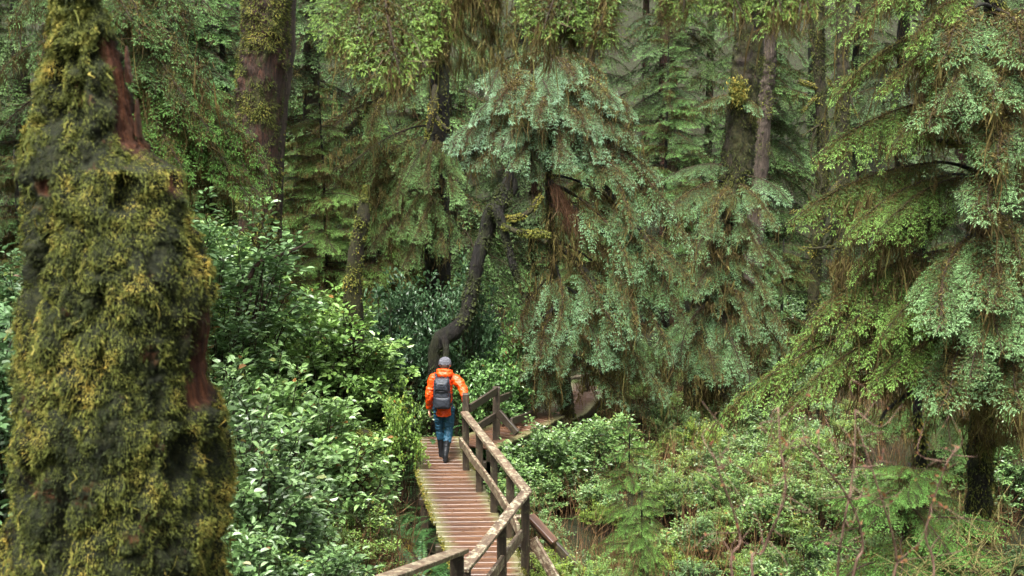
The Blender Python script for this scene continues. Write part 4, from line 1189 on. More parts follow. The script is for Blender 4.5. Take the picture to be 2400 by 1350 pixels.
def curtain(parent, blobs, seed, w=0.009, lm=-1.4, tint=0.4):
    rng = np.random.default_rng(seed)
    pts = []
    for (cx, cy, sx_, sy_, d0, d1, n) in blobs:
        X_, Y_ = rng.normal(cx, sx_, n), rng.normal(cy, sy_, n)
        kp = fbm(np.stack([X_ / 60, Y_ / 70, 0 * X_], -1), 2, seed) > -0.1
        pts += [at(a, b, dd) for a, b, dd in zip(X_[kp], Y_[kp], rng.uniform(d0, d1, n)[kp])]
    pts = np.array(pts)
    pts, Lh = tufts(pts, np.clip(rng.lognormal(lm, 0.5, len(pts)), 0.06, 0.9), rng, 6, 0.04)
    V_, F_, T_ = strands(pts, Lh, rng, w * 0.8, np.clip(rng.normal(tint, 0.2, len(pts)), 0, 1))
    mb = MB(); mb.add(V_ - np.array(parent.location), F_, 0, T_)
    link('hanging_moss', mb.mesh('moss_curtain', [M['hang']]), parent)['kind'] = 'stuff'
curtain(H, [(1330, 520, 40, 60, 20.4, 21.5, 500), (1420, 600, 60, 60, 20, 21.3, 700), (1520, 690, 60, 60, 19.8, 21, 700), (1400, 760, 80, 60, 19.8, 21.3, 800), (1500, 880, 60, 50, 20, 21.4, 600), (1260, 760, 40, 80, 20.4, 21.4, 400), (1300, 900, 60, 40, 20.5, 21.5, 250), (1560, 930, 50, 30, 20.5, 21.5, 300)], 81)
curtain(G, [(900, 400, 90, 60, 22.5, 24, 900), (960, 520, 60, 60, 22.3, 24, 700), (800, 420, 60, 50, 22.5, 24, 500), (900, 270, 70, 40, 22.3, 23.4, 500)], 82)
curtain(E, [(1690, 660, 60, 70, 22.2, 23.6, 600), (1740, 800, 70, 70, 22, 23.6, 800), (1640, 900, 60, 50, 22, 23.6, 600), (1650, 560, 60, 40, 22.4, 23.6, 350)], 83)
# small pointed snag with yellow moss
tree('pointed_snag', 'short pointed dead stem wrapped in yellow-green moss among the broadleaf shrubs', 'dead tree',
     [(826, 720, 18.6), (830, 640, 18.6), (838, 570, 18.6), (850, 520, 18.6), (853, 475, 18.6), (855, 455, 18.6), (855, 432, 18.6)], [46, 38, 34, 34, 24, 10, 2], 'bark_moss', 45, 7000, -0.15, (0.50, 0.2), 0.16, mlen=(0.02, 0.05), mw=0.012, sides=16)

# ------------------------------------------------------------------ conifers around and behind
def conifer(x, y, h, r0, z0, Lmax, nb, color, label, name='hemlock_tree', group=None, seed=0, moss=0.5, mat='bark_dark', slope=(-5, -40), lean=0.0, back=0.25, kinds=None):
    rg = random.Random(seed)
    g = gz1(x, y) - 0.15
    t = thing(name, label, 'tree', (x, y, g), group)
    b = np.array([x, y, g])
    lx_, ly_ = rg.uniform(-1, 1) * 0.02 * h + lean, rg.uniform(-1, 1) * 0.015 * h
    top = b + [lx_, ly_, h]
    mid = b * 0.5 + top * 0.5 + np.array([rg.uniform(-1, 1), rg.uniform(-1, 1), 0]) * 0.012 * h
    me, P, Rr = trunk_mesh([b, mid, top], [r0, r0 * 0.68, 0.015], [M[mat]], 10 if r0 < 0.15 else 14, 2.5, 0.12, seed, origin=b)
    link('trunk', me, t)
    for k in range(nb):
        f = (k + rg.random()) / nb
        f = f ** 0.9
        hz = z0 + (h - z0) * f
        q = b + (top - b) * (hz / h)
        L = Lmax * (1 - 0.82 * f) * rg.uniform(0.65, 1.1) + 0.18
        for _ in range(20):
            az = rg.uniform(0, 2 * math.pi)
            tocam = -math.sin(az)
            if tocam > -0.25 or rg.random() < back: break
        sl = math.radians(rg.uniform(*slope) * (1 - 0.5 * f))
        branch(t, q, q + np.array([math.cos(az) * math.cos(sl), math.sin(az) * math.cos(sl), math.sin(sl)]) * L, color, moss, 0.0, 1.0, kinds)
    return t

# saplings with places of their own
def sap(px, ytop, d, color, label, Lmax, nb, seed, **kw):
    tp = at(px, ytop, d)
    g = gz1(tp[0], tp[1])
    return conifer(tp[0], tp[1], tp[2] - g + 0.15, kw.pop('r0', 0.05), kw.pop('z0', 0.5), Lmax, nb, color, label, 'hemlock_sapling', None, seed, **kw)
sap(745, 190, 21.5, (1.05, 1.15, 0.80), 'slender bright green hemlock sapling with a visible dark stem, beside the red-barked trunk', 1.5, 52, 101, z0=2.0, moss=0.4, slope=(10, -25))
sap(1580, 55, 31, (0.85, 1.05, 0.85), 'tall slender hemlock sapling with feathery level sprays left of the leaning mossy trunk', 2.2, 60, 102, z0=2.0, r0=0.08, moss=0.3, slope=(15, -15))
sap(2120, 1085, 9.4, (1.0, 1.3, 0.82), 'fresh green hemlock sapling low at the bottom of the picture, under the sweeping boughs', 1.35, 46, 103, z0=0.9, moss=0.15, slope=(5, -28))
sap(1470, 990, 15.5, (0.95, 1.25, 0.7), 'knee-high feathery hemlock seedling among the shrubs beside the walkway', 0.6, 40, 104, z0=0.1, r0=0.005, moss=0.0)
sap(1500, 1150, 13.6, (0.95, 1.2, 0.7), 'feathery hemlock seedling in the shrubs nearer than its neighbour seedling', 0.62, 40, 105, z0=0.1, r0=0.005, moss=0.0)
sap(1640, 395, 28, (0.9, 1.05, 0.9), 'mid-sized hemlock with layered pale sprays close behind the leaning trunk', 2.4, 50, 106, z0=0.8, r0=0.10, moss=0.5)
sap(880, 250, 27, (0.95, 1.1, 0.7), 'yellow-green hemlock thicket tree behind the mossy sweeping limb', 2.4, 55, 107, z0=0.8, r0=0.10, moss=0.6)
sap(1400, 330, 26, (0.8, 0.95, 0.8), 'shaded hemlock filling the gap behind the domed crown', 2.4, 50, 108, z0=0.8, r0=0.10, moss=0.6)
sap(700, 330, 25, (0.9, 1.1, 0.7), 'young hemlock with soft green sprays just behind the pointed snag', 2.0, 46, 109, z0=0.8, r0=0.08, moss=0.5)
sap(1830, 560, 26, (0.85, 1.0, 0.8), 'small hemlock between the leaning trunk and the twin mossy trunks', 1.7, 36, 110, z0=0.5, r0=0.06, moss=0.4)
sap(480, 180, 22, (0.85, 1.05, 0.75), 'green hemlock filling the space between the snag and the red-barked trunk', 2.4, 55, 111, z0=1.0, r0=0.10, moss=0.7)
sap(2240, 560, 18.5, (0.7, 0.85, 0.65), 'dim hemlock behind the large edge hemlock', 2.2, 46, 112, z0=0.6, r0=0.10, moss=0.9)
sap(40, 350, 17, (0.6, 0.75, 0.65), 'dim hemlock in the gap beyond the snag at the picture edge', 1.8, 40, 113, z0=0.6, r0=0.09, moss=0.8)

sap(505, -160, 29, (0.7, 0.85, 0.65), 'tall dim hemlock in the gap between the snag and the red-barked trunk', 3.2, 60, 120, z0=2.0, r0=0.16, moss=0.3, kinds=BRF)
sap(660, -200, 33, (0.65, 0.8, 0.62), 'tall dim hemlock far behind the red-barked trunk', 3.4, 60, 121, z0=2.0, r0=0.16, moss=0.3, kinds=BRF)
far = []
rf = random.Random(77)
slots = []
for row, (d, nx_, h) in enumerate(((30, 8, 13), (36, 10, 17), (43, 12, 20), (50, 13, 22), (58, 15, 25))):
    half = d * 1320 / FPX
    for i in range(nx_):
        x = -half + 2 * half * (i + 0.5 + rf.uniform(-0.35, 0.35)) / nx_
        slots.append((x, d + rf.uniform(-2.5, 2.5), h * rf.uniform(0.85, 1.2), row))
for k, (x, y, h, row) in enumerate(slots):
    px = 1200 + x / y * FPX
    if row == 0 and 1500 < px < 2060: continue
    tone = rf.uniform(0.40, 0.70)
    zx = 'behind the snag side' if px < 560 else ('behind the mossy limb' if px < 1050 else ('behind the domed crown' if px < 1550 else ('behind the leaning and twin trunks' if px < 2050 else 'behind the large edge hemlock')))
    zy = ('in the first rank of the wood', 'in the second rank of the wood', 'deeper in the wood', 'far back in the wood', 'at the very back of the wood')[row]
    col = (tone * rf.uniform(0.9, 1.05), tone * rf.uniform(1.0, 1.12), tone * rf.uniform(0.8, 1.2))
    conifer(x, y, h, rf.uniform(0.16, 0.34), rf.uniform(0.5, 2.5), rf.uniform(2.8, 4.0), 54, col,
            'distant hemlock %s, %s' % (zx, zy), 'hemlock_tree', 'distant hemlocks %s, %s' % (zx, zy), 300 + k, 0.45, rf.choice(('bark_dark', 'bark_red', 'bark_moss')), (-2, -48), back=0.1, kinds=BRF)

# unseen trees of the wood round the viewer, added to block low sky light
rk = random.Random(31)
for k in range(22):
    a = math.radians(-200 + 220 * k / 21 + rk.uniform(-4, 4))       # from one side, round the back, to the other
    r = rk.uniform(8.5, 13)
    x, y = math.cos(a) * r * 1.15, math.sin(a) * r + 2
    conifer(x, y, rk.uniform(13, 18), 0.3, 1.0, rk.uniform(3.0, 3.8), 34, (0.8, 0.9, 0.7), 'hemlock of the surrounding wood outside the picture, added to block low light', 'hemlock_tree', 'hemlocks outside the picture', 900 + k, 0.3, back=1.0, kinds=BRF)
for k in range(12):
    sgn = -1 if k % 2 else 1
    y = 7 + (k // 2) * 5.0 + rk.uniform(-1, 1)
    x = sgn * (y * 1240 / FPX + 3.6 + rk.uniform(0, 1.5))
    conifer(x, y, rk.uniform(13, 18), 0.3, 1.0, rk.uniform(3.0, 3.6), 34, (0.8, 0.9, 0.7), 'hemlock of the surrounding wood outside the picture, added to block low light', 'hemlock_tree', 'hemlocks outside the picture', 940 + k, 0.3, back=1.0, kinds=BRF)

# ------------------------------------------------------------------ broadleaf shrubs
def salal_mesh(h, r, stems, per, leaf, seed, droopy=0.5):
    rng = np.random.default_rng(seed)
    B, D, Nn, Ls, Tn = [], [], [], [], []
    wood = MB()
    for s in range(stems):
        a = rng.uniform(0, 2 * np.pi)
        rr = r * math.sqrt(rng.random())
        top = np.array([math.cos(a) * rr, math.sin(a) * rr, h * (1.0 - 0.42 * (rr / r) ** 2) * rng.uniform(0.55, 1.08)])
        base = np.array([math.cos(a) * rr * 0.3, math.sin(a) * rr * 0.3, -0.12])
        ctl = base * 0.45 + top * 0.55 + np.array([0, 0, 0.22 * h]) + rng.normal(0, 0.06, 3)
        P = spline([base, ctl, top], 9)
        P[:, :2] += rng.normal(0, 0.012, (9, 2))
        add_tube(wood, P, np.linspace(0.007, 0.0025, 9), 3, 1, 0.5, False)
        u = rng.uniform(0.30, 1.0, per) ** 0.7
        pos = np.stack([np.interp(u, np.linspace(0, 1, 9), P[:, k]) for k in range(3)], -1)
        tan = nrm(P[-1] - P[5])
        az = rng.uniform(0, 2 * np.pi, per)
        outw = np.stack([np.cos(az), np.sin(az), rng.normal(0.15, 0.25, per)], -1)
        d = nrm(outw + 0.35 * tan + np.array([0, 0, -0.15 * droopy]))
        pos = pos + d * rng.uniform(0.0, 0.07, per)[:, None]
        n_ = nrm(np.array([0, 0, 1.0]) + rng.normal(0, 0.38, (per, 3)) + 0.30 * outw)
        B.append(pos); D.append(d); Nn.append(n_); Ls.append(leaf * rng.uniform(0.6, 1.2, per))
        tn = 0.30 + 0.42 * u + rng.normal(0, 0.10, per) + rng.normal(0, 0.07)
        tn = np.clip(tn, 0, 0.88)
        q = rng.random(per)
        tn[q < 0.02] = 0.96
        tn[q < 0.008] = 1.0
        Tn.append(tn)
    B, D, Nn, Ls, Tn = map(np.concatenate, (B, D, Nn, Ls, Tn))
    S = nrm(np.cross(Nn, D)); N2 = np.cross(D, S)
    w = Ls * 0.29
    up = w * 0.35
    b1 = B + D * (Ls * 0.28)[:, None] + N2 * (0.02 * Ls)[:, None]
    b2 = B + D * (Ls * 0.68)[:, None] + N2 * (0.0 * Ls)[:, None]
    tip = B + D * Ls[:, None] - N2 * (0.14 * Ls)[:, None]
    V = np.stack([B, b1 + S * (w * 0.92)[:, None] + N2 * up[:, None], b2 + S * (w * 0.85)[:, None] + N2 * (up * 0.7)[:, None], tip,
                  b2 - S * (w * 0.85)[:, None] + N2 * (up * 0.7)[:, None], b1 - S * (w * 0.92)[:, None] + N2 * up[:, None]], 1)
    n = len(B)
    k = np.arange(n)[:, None] * 6
    F = np.concatenate([k + np.array([[0, 1, 2, 3]]), k + np.array([[0, 3, 4, 5]])])
    out = MB()
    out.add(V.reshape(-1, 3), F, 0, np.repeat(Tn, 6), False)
    off = out.n
    out.V += wood.V; out.T += wood.T; out.F += [(f + off, m, s) for f, m, s in wood.F]; out.n += wood.n
    return out.mesh('broadleaf_shrub', [M['salal'], M['twig']])

SAL = [salal_mesh(1.0, 0.62, 62, 32, 0.064, 1), salal_mesh(1.25, 0.7, 70, 32, 0.068, 2), salal_mesh(0.8, 0.65, 60, 30, 0.062, 3), salal_mesh(1.6, 0.8, 80, 40, 0.066, 4)]
SALF = [salal_mesh(1.0, 0.6, 62, 62, 0.034, 11), salal_mesh(1.3, 0.7, 70, 64, 0.038, 12), salal_mesh(0.8, 0.7, 60, 58, 0.032, 13)]
rs = random.Random(9)
def shrub(x, y, s, color, label, group, name='broadleaf_shrub', v=None, dz=0.0):
    if v is None and rs.random() < 0.36:
        name, label = 'fine_leaved_shrub', label.replace('glossy-leaved', 'small-leaved').replace('glossy', 'small-leaved')
        group = group.replace('shrubs', 'small-leaved shrubs') if group else None
        color = (color[0] * 1.25, color[1] * 1.2, color[2] * 0.8)
        o = link(name, SALF[rs.randrange(3)])
    else:
        o = link(name, SAL[v if v is not None else rs.randrange(4)])
    o.location = (x, y, gz1(x, y) + dz)
    o.rotation_euler = (rs.uniform(-0.12, 0.12), rs.uniform(-0.12, 0.12), rs.uniform(0, 6.28))
    o.scale = (s, s, s * rs.uniform(0.85, 1.15))
    k = rs.uniform(0.8, 1.15)
    o.color = (color[0] * k, color[1] * k, color[2] * k, 1)
    return tag(o, label, 'shrub', group)

# thicket up the bank on the near side
cnt = 0
for i in range(1500):
    if cnt >= 128: break
    y = rs.uniform(9.5, 23); px = rs.uniform(470, 1000)
    x = (px - 1200) / FPX * y
    if path_dist(np.array([x]), np.array([y]))[0] < 1.15: continue
    if x > -1.5 and y < 13: continue
    if 840 < px < 1015 and y < 15.6: continue
    if px > 740 and y < 13.6: continue
    if 545 < px < 665 and y > 13.2: continue
    if 770 < px < 900 and 15 < y < 19.2 and rs.random() < 0.75: continue
    g = gz1(x, y)
    s = rs.uniform(0.75, 1.25) if x > -2.6 else rs.uniform(1.0, 1.7)
    if px > 880 and 840 + 352 > 0 and y < 15.5: s *= 0.7
    vg = sstep(np.array([(y - 11) / 6]))[0]
    col = (0.85 + 0.2 * vg, 0.95 + 0.2 * vg, 0.9)
    zx = 'edging the planks on the bank side' if x > -2.4 else ('midway up the bank thicket' if px > 700 else 'on the bank next to the mossy snag')
    zy = 'low in the picture' if y < 13 else ('short of the walker' if y < 17 else 'beyond the walker')
    shrub(x, y, s, col, 'glossy-leaved green shrub %s, %s' % (zx, zy), 'bank shrubs %s, %s' % (zx, zy))
    cnt += 1
# taller shrubs round the red-barked trunk, and the dark one by the twisted tree
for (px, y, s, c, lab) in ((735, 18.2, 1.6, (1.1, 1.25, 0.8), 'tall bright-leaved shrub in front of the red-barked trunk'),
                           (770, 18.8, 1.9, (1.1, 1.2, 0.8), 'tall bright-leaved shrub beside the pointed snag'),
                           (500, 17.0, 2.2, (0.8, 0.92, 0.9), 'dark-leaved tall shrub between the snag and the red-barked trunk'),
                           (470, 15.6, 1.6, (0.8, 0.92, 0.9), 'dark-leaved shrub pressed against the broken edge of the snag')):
    x = (px - 1200) / FPX * y
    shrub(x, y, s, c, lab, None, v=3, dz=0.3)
for (px, py, d, s) in ((1040, 650, 20.6, 0.75), (960, 660, 20.4, 0.8), (900, 640, 20.4, 0.8), (1080, 620, 20.5, 0.55), (1000, 720, 20.3, 0.7), (930, 720, 20.0, 0.8)):
    p = at(px, py, d)
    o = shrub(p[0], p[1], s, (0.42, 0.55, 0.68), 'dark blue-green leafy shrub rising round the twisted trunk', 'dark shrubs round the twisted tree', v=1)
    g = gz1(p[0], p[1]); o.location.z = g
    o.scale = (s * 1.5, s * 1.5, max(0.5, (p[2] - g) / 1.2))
for (px, py, d, s) in ((1120, 760, 21, 0.9), (1170, 800, 20.5, 0.9), (1140, 850, 20, 0.9), (1090, 840, 20.6, 0.9), (1190, 740, 22, 1.0), (1070, 880, 19.8, 0.8), (1180, 860, 20.3, 0.8)):
    p = at(px, py, d)
    g = gz1(p[0], p[1])
    o = shrub(p[0], p[1], s, (0.75, 0.95, 0.75), 'leafy green shrub behind the walker at the foot of the twisted tree', 'green shrubs behind the walker', v=1)
    o.scale = (s * 1.1, s * 1.1, max(0.5, (p[2] - g) / 1.1))
for i in range(26):
    y = rs.uniform(8.5, 21); px = rs.uniform(60, 470)
    shrub((px - 1200) / FPX * y, y, rs.uniform(1.0, 1.6), (0.8, 0.92, 0.85), 'glossy-leaved shrub on the bank hidden behind the snag', 'bank shrubs hidden behind the snag')
for i in range(22):
    y = rs.uniform(10, 24); px = rs.uniform(2300, 2750)
    shrub((px - 1200) / FPX * y, y, rs.uniform(0.6, 1.0), (0.8, 0.92, 0.8), 'glossy-leaved shrub in the shade beyond the large edge hemlock', 'shrubs in the shade of the edge hemlock')
# leaves that reach in front of the walker
p = at(948, 925, 16.9)
o = shrub(p[0], p[1], 1.1, (1.2, 1.3, 0.75), 'bright-leaved shrub whose sprig overlaps the walker', None, v=1)
o.scale = (0.6, 0.6, (p[2] - gz1(p[0], p[1])) / 1.15)
for (px, y, s) in ((1225, 17.5, 0.95), (1262, 17.7, 1.08), (1310, 18.0, 1.0), (1365, 18.4, 1.0), (1340, 18.4, 0.75), (1390, 18.9, 0.8), (1215, 16.6, 0.55), (1270, 16.9, 0.62), (1320, 17.5, 0.7), (1440, 19.4, 0.85), (1370, 18.0, 0.7)):
    shrub((px - 1200) / FPX * y, y, s * 1.05, (0.8, 0.9, 0.72), 'glossy shrub standing in front of the far leg of the walkway', 'shrubs in front of the far walkway', v=1)
# low ground on the far side
cnt = 0
for i in range(3000):
    if cnt >= 230: break
    y = 9.8 + 24 * rs.random() ** 1.3; px = rs.uniform(1120, 2480) if cnt > 60 else rs.uniform(1180, 1750)
    x = (px - 1200) / FPX * y
    if path_dist(np.array([x]), np.array([y]))[0] < 0.95: continue
    if x < 0.9 and y < 13.2: continue
    if y > 19.5 and px < 1400: continue
    s = rs.uniform(0.38, 0.72)
    if px > 2050: s *= 0.7
    col = (0.9, 1.0, 0.95) if rs.random() < 0.7 else (1.25, 1.2, 0.7)
    zx = 'close beside the handrail' if x < 1.6 else ('in the middle of the brushy hollow' if px < 1800 else 'below the sweeping hemlock boughs')
    zy = 'nearest the viewer' if y < 12.5 else ('level with the rail corner' if y < 16 else ('level with the walker' if y < 20.5 else 'at the far end'))
    shrub(x, y, s, col, 'low glossy-leaved shrub %s, %s' % (zx, zy), 'low shrubs %s, %s' % (zx, zy))
    cnt += 1
for i in range(46):
    y = rs.uniform(15, 23); px = rs.uniform(1560, 2060)
    shrub((px - 1200) / FPX * y, y, rs.uniform(0.5, 0.85), (0.95, 1.02, 0.8), 'glossy-leaved shrub in the deep end of the hollow under the leaning trunk', 'shrubs in the deep end of the hollow')
for i in range(64):
    y = rs.uniform(11.2, 18.5); px = rs.uniform(1620, 2330)
    shrub((px - 1200) / FPX * y, y, rs.uniform(0.42, 0.72), (0.95, 1.05, 0.8), 'glossy-leaved shrub in the brush between the bare twigs and the sweeping boughs', 'shrubs of the brush between twigs and boughs')
for i in range(26):
    y = rs.uniform(27, 40); px = rs.uniform(1750, 2020)
    shrub((px - 1200) / FPX * y, y, rs.uniform(0.9, 1.4), (0.9, 1.0, 1.05), 'pale greyish shrub in the far opening between the trees', 'pale shrubs in the far opening', v=rs.randrange(4))
for i in range(14):
    y = rs.uniform(7, 12); px = rs.uniform(-40, 60)
    shrub((px - 1200) / FPX * y, y, rs.uniform(0.9, 1.4), (0.7, 0.85, 0.9), 'shaded glossy shrub visible past the outer edge of the snag', 'shaded shrubs past the snag', v=rs.randrange(4))

# ------------------------------------------------------------------ ferns
def fern_mesh(nf, L, seed):
    rng = np.random.default_rng(seed)
    mb = MB()
    for f in range(nf):
        az = 2 * np.pi * f / nf + rng.normal(0, 0.25)
        l = L * rng.uniform(0.7, 1.1)
        e0, e1 = rng.uniform(50, 75), rng.uniform(-35, 5)
        m = 40
        an = np.radians(np.linspace(e0, e1, m))
        hx = np.cumsum(np.cos(an)) * l / m; hz = np.cumsum(np.sin(an)) * l / m
        P = np.stack([hx * math.cos(az), hx * math.sin(az), hz], -1)
        T = nrm(np.gradient(P, axis=0))
        S = np.array([-math.sin(az), math.cos(az), 0])
        N = np.cross(S, T) * -1
        pl = l * 0.13 * np.minimum(1, np.linspace(0.4, 4, m)) * np.linspace(1, 0.12, m) ** 0.7
        for sd in (1, -1):
            d = nrm(S * sd + T * 0.25 + rng.normal(0, 0.08, (m, 3)) - np.array([0, 0, 0.12]))
            V, F = leaves(P[3:], d[3:], pl[3:], np.full(m - 3, l * 0.0095), nrm(N[3:] + rng.normal(0, 0.15, (m - 3, 3))), rng, 0.3)
            mb.add(V, F, 0, np.repeat(np.clip(rng.normal(0.6, 0.15) + rng.normal(0, 0.05, m - 3), 0.15, 1), 4))
        add_tube(mb, P[::6], 0.003, 3, 0, 0.3, False)
    return mb.mesh('sword_fern', [M['fern']])
FERN = [fern_mesh(13, 0.85, 1), fern_mesh(10, 0.7, 2), fern_mesh(16, 1.0, 3)]
def fern(x, y, s, c, label, group=None, dz=0.0):
    o = link('sword_fern', FERN[rs.randrange(3)])
    o.location = (x, y, gz1(x, y) + dz)
    o.rotation_euler = (rs.uniform(-0.1, 0.1), rs.uniform(-0.1, 0.1), rs.uniform(0, 6.28))
    o.scale = (s, s, s)
    o.color = (*c, 1)
    return tag(o, label, 'fern', group)
for k in range(26):
    y = rs.uniform(12.2, 18.8)
    x = edge_x(Lp, y) - rs.uniform(0.25, 0.85)
    fern(x, y, rs.uniform(0.7, 1.15), (0.8, 0.95, 0.75), 'dark sword fern in the gap along the bank side of the planks', 'ferns along the bank side')
for (px, py, d, s) in ((1240, 950, 20.3, 1.1), (1210, 960, 19.8, 0.9), (1130, 900, 19.8, 1.2), (1150, 890, 19.6, 1.0), (1105, 890, 19.4, 1.0), (960, 1030, 19.3, 1.0), (1000, 1020, 19.4, 1.0), (935, 1050, 18.8, 1.0), (1225, 985, 18.9, 0.7), (1050, 1000, 19.6, 1.1)):
    p = at(px, py, d)
    o = fern(p[0], p[1], s, (0.75, 1.0, 0.8), 'sword fern arching near the turn of the walkway', 'ferns at the walkway turn')
    o.scale = (s * 1.25, s * 1.25, s * 1.5)
for k in range(30):
    y = rs.uniform(12.5, 24); px = rs.uniform(1250, 2100)
    x = (px - 1200) / FPX * y
    if path_dist(np.array([x]), np.array([y]))[0] < 1.0: continue
    fern(x, y, rs.uniform(0.6, 1.0), (1.1, 1.1, 0.6), 'fern showing between the low shrubs of the hollow', 'ferns in the hollow')

# ------------------------------------------------------------------ dead stems and grasses
rng = np.random.default_rng(17)
def stems_mass(n, pxr, dr, hr_, color, tint, name, label, w=0.004, lean=0.25):
    px = rng.uniform(*pxr, n); d = rng.uniform(*dr, n)
    x = (px - 1200) / FPX * d
    nz = fbm(np.stack([x * 0.9, d * 0.7, 0 * x], -1), 3, 9)
    kp = (path_dist(x, d) > 0.75) & (nz > -0.25)
    x, d = x[kp], d[kp]
    m = len(x)
    b = np.stack([x, d, gz(x, d) - 0.03], -1)
    dirs = nrm(np.stack([rng.normal(0, lean, m), rng.normal(0, lean, m), np.ones(m)], -1))
    L = rng.uniform(*hr_, m)
    V, F = leaves(b, dirs, L, np.full(m, w) * rng.uniform(0.6, 1.5, m), nrm(np.stack([rng.normal(0, 0.5, m), -np.ones(m), 0 * x], -1)), rng, 0.3)
    mb = MB(); mb.add(V, F, 0, np.repeat(np.clip(rng.normal(tint, 0.2, m), 0, 1), 4))
    # side twigs
    for _ in range(2):
        f = rng.uniform(0.4, 0.95, m)
        V, F = leaves(b + dirs * (L * f)[:, None], nrm(dirs + rng.normal(0, 0.6, (m, 3))), L * rng.uniform(0.15, 0.4, m), np.full(m, w * 0.8), nrm(rng.normal(0, 1, (m, 3))), rng, 0.3)
        mb.add(V, F, 0, np.repeat(np.clip(rng.normal(tint, 0.2, m), 0, 1), 4))
    o = link(name, mb.mesh(name, [M['deadstem']]))
    o.color = (*color, 1)
    return tag(o, label, 'undergrowth', None, 'stuff')
stems_mass(10500, (1230, 2420), (11.5, 30), (0.3, 1.2), (0.85, 0.9, 0.8), 0.55, 'dry_stems', 'rusty dry stems and bracken standing among the low shrubs')
stems_mass(3500, (480, 1000), (10, 22), (0.4, 1.6), (0.75, 0.75, 0.7), 0.4, 'bank_stems', 'thin brown stems tangled through the bank thicket')

# hanging-mossed stump beside the planks, golden moss mound and fallen sticks
def mound(pix, radii, seed, name, label, tint, cat, n=9000, mat='bark_moss'):
    pts = np.array([ground_at(p[0], p[1], 0.12) if cat == 'log' else at(*p) for p in pix])
    b = pts[0].copy(); b[2] = gz1(b[0], b[1]) - 0.1
    if cat != 'log':
        pts = np.vstack([b, pts]); radii = [radii[0] * 1.2] + list(radii)
    t = thing(name, label, cat, tuple(b))
    me, P, R = trunk_mesh(pts, radii, [M[mat]], 18, 12, 0.3, seed, origin=b)
    tr = link('trunk', me, t)
    link('moss', moss_mesh(P, R, n, seed, (0.02, 0.06), 0.010, -0.35, 4.0, 0.5, tint, b, bulge=0.05, surf=(SURF['V'], SURF['N'])), tr)['kind'] = 'stuff'
    return t
mound([(860, 1185, 14.3), (900, 1235, 13.9), (945, 1300, 13.2), (990, 1390, 12.4)], [0.06, 0.15, 0.20, 0.22], 61, 'mossy_log', 'rotting log buried in bright golden moss beside the planks', (0.74, 0.2), 'log', 9000)
mound([(845, 1165, 15.2), (842, 1100, 15.2), (850, 1040, 15.2), (856, 1010, 15.2)], [0.22, 0.19, 0.15, 0.05], 62, 'mossy_stump', 'short stump veiled in hanging olive moss in the bank thicket', (0.55, 0.16), 'stump', 6000)
def stick(pix, radii, seed, label, mat='bark_moss', moss=300, tint=(0.5, 0.2), name='fallen_stick'):
    pts = np.array([at(*p) if len(p) == 3 else ground_at(p[0], p[1], 0.05) for p in pix])
    if name == 'bare_bough':
        g0 = pts[0] + np.array([-0.55, 0.2, 0]); g0[2] = gz1(g0[0], g0[1]) - 0.05
        pts = np.vstack([g0, (g0 + pts[0]) / 2 + np.array([-0.1, 0, 0.15]), pts]); radii = [0.045, 0.04] + list(radii)
    b = pts[0]
    t = thing(name, label, 'branch', tuple(b))
    me, P, R = trunk_mesh(pts, radii, [M[mat]], 7, 14, 0.2, seed, origin=b)
    l = link('stem', me, t)
    if moss: link('moss', moss_mesh(P, R, moss, seed, (0.015, 0.04), 0.008, -0.2, 4.0, 0.4, tint, b), t)['kind'] = 'stuff'
    return t
stick([(955, 1255), (990, 1276), (1022, 1300)], [0.03, 0.028, 0.02], 63, 'fallen stick pointing towards the planks above the golden moss')
stick([(590, 640, 16.5), (640, 605, 16.6), (690, 585, 16.8), (735, 560, 17)], [0.035, 0.03, 0.022, 0.008], 64, 'curved reddish bare bough crossing in front of the red-barked trunk', 'bark_red', 0, name='bare_bough')

# ------------------------------------------------------------------ out-of-focus twigs close to the viewer
def twig_bush(name, label, stems, mat, seed, extra=10, elen=0.25, erad=0.004, leaf=None, leafn=0):
    rng = np.random.default_rng(seed)
    base = np.array([at(*s[0][:3]) for s in stems]).mean(0)
    base[2] = gz1(base[0], base[1]) - 0.05
    t = thing(name, label, 'shrub', tuple(base))
    allp = []
    for j, s in enumerate(stems):
        pts = [at(*q) for q in s]
        root = np.array([base[0] + rng.normal(0, 0.06), base[1] + rng.normal(0, 0.06), base[2]])
        P = spline([root] + pts, 26)
        mb = MB()
        r = np.linspace(0.0060, 0.0022, 26)
        add_tube(mb, P - base, r, 6, 0, 0.5)
        allp.append(P)
        for _ in range(extra):
            k = rng.integers(8, 26)
            d = nrm(rng.normal(0, 1, 3) + np.array([0, -0.2, 0.5]))
            Q = spline([P[k], P[k] + d * elen * 0.5 + rng.normal(0, 0.03, 3), P[k] + d * elen * rng.uniform(0.6, 1.3) + rng.normal(0, 0.05, 3)], 7)
            add_tube(mb, Q - base, np.linspace(erad, erad * 0.4, 7), 5, 0, 0.5)
            allp.append(Q)
        link('stem', mb.mesh('stem', [mat]), t)
    if leafn:
        A = np.concatenate(allp)
        A = A[A[:, 2] > base[2] + 0.9]
        s = rng.integers(0, len(A), leafn)
        d = nrm(rng.normal(0, 1, (leafn, 3)))
        V, F = leaves(A[s], d, rng.uniform(0.012, 0.03, leafn), rng.uniform(0.003, 0.007, leafn), nrm(rng.normal(0, 1, (leafn, 3))), rng)
        mb = MB(); mb.add(V - base, F, 0, np.repeat(rng.uniform(0.3, 1, leafn), 4))
        link('foliage', mb.mesh('foliage', [leaf]), t)['kind'] = 'stuff'
    return t
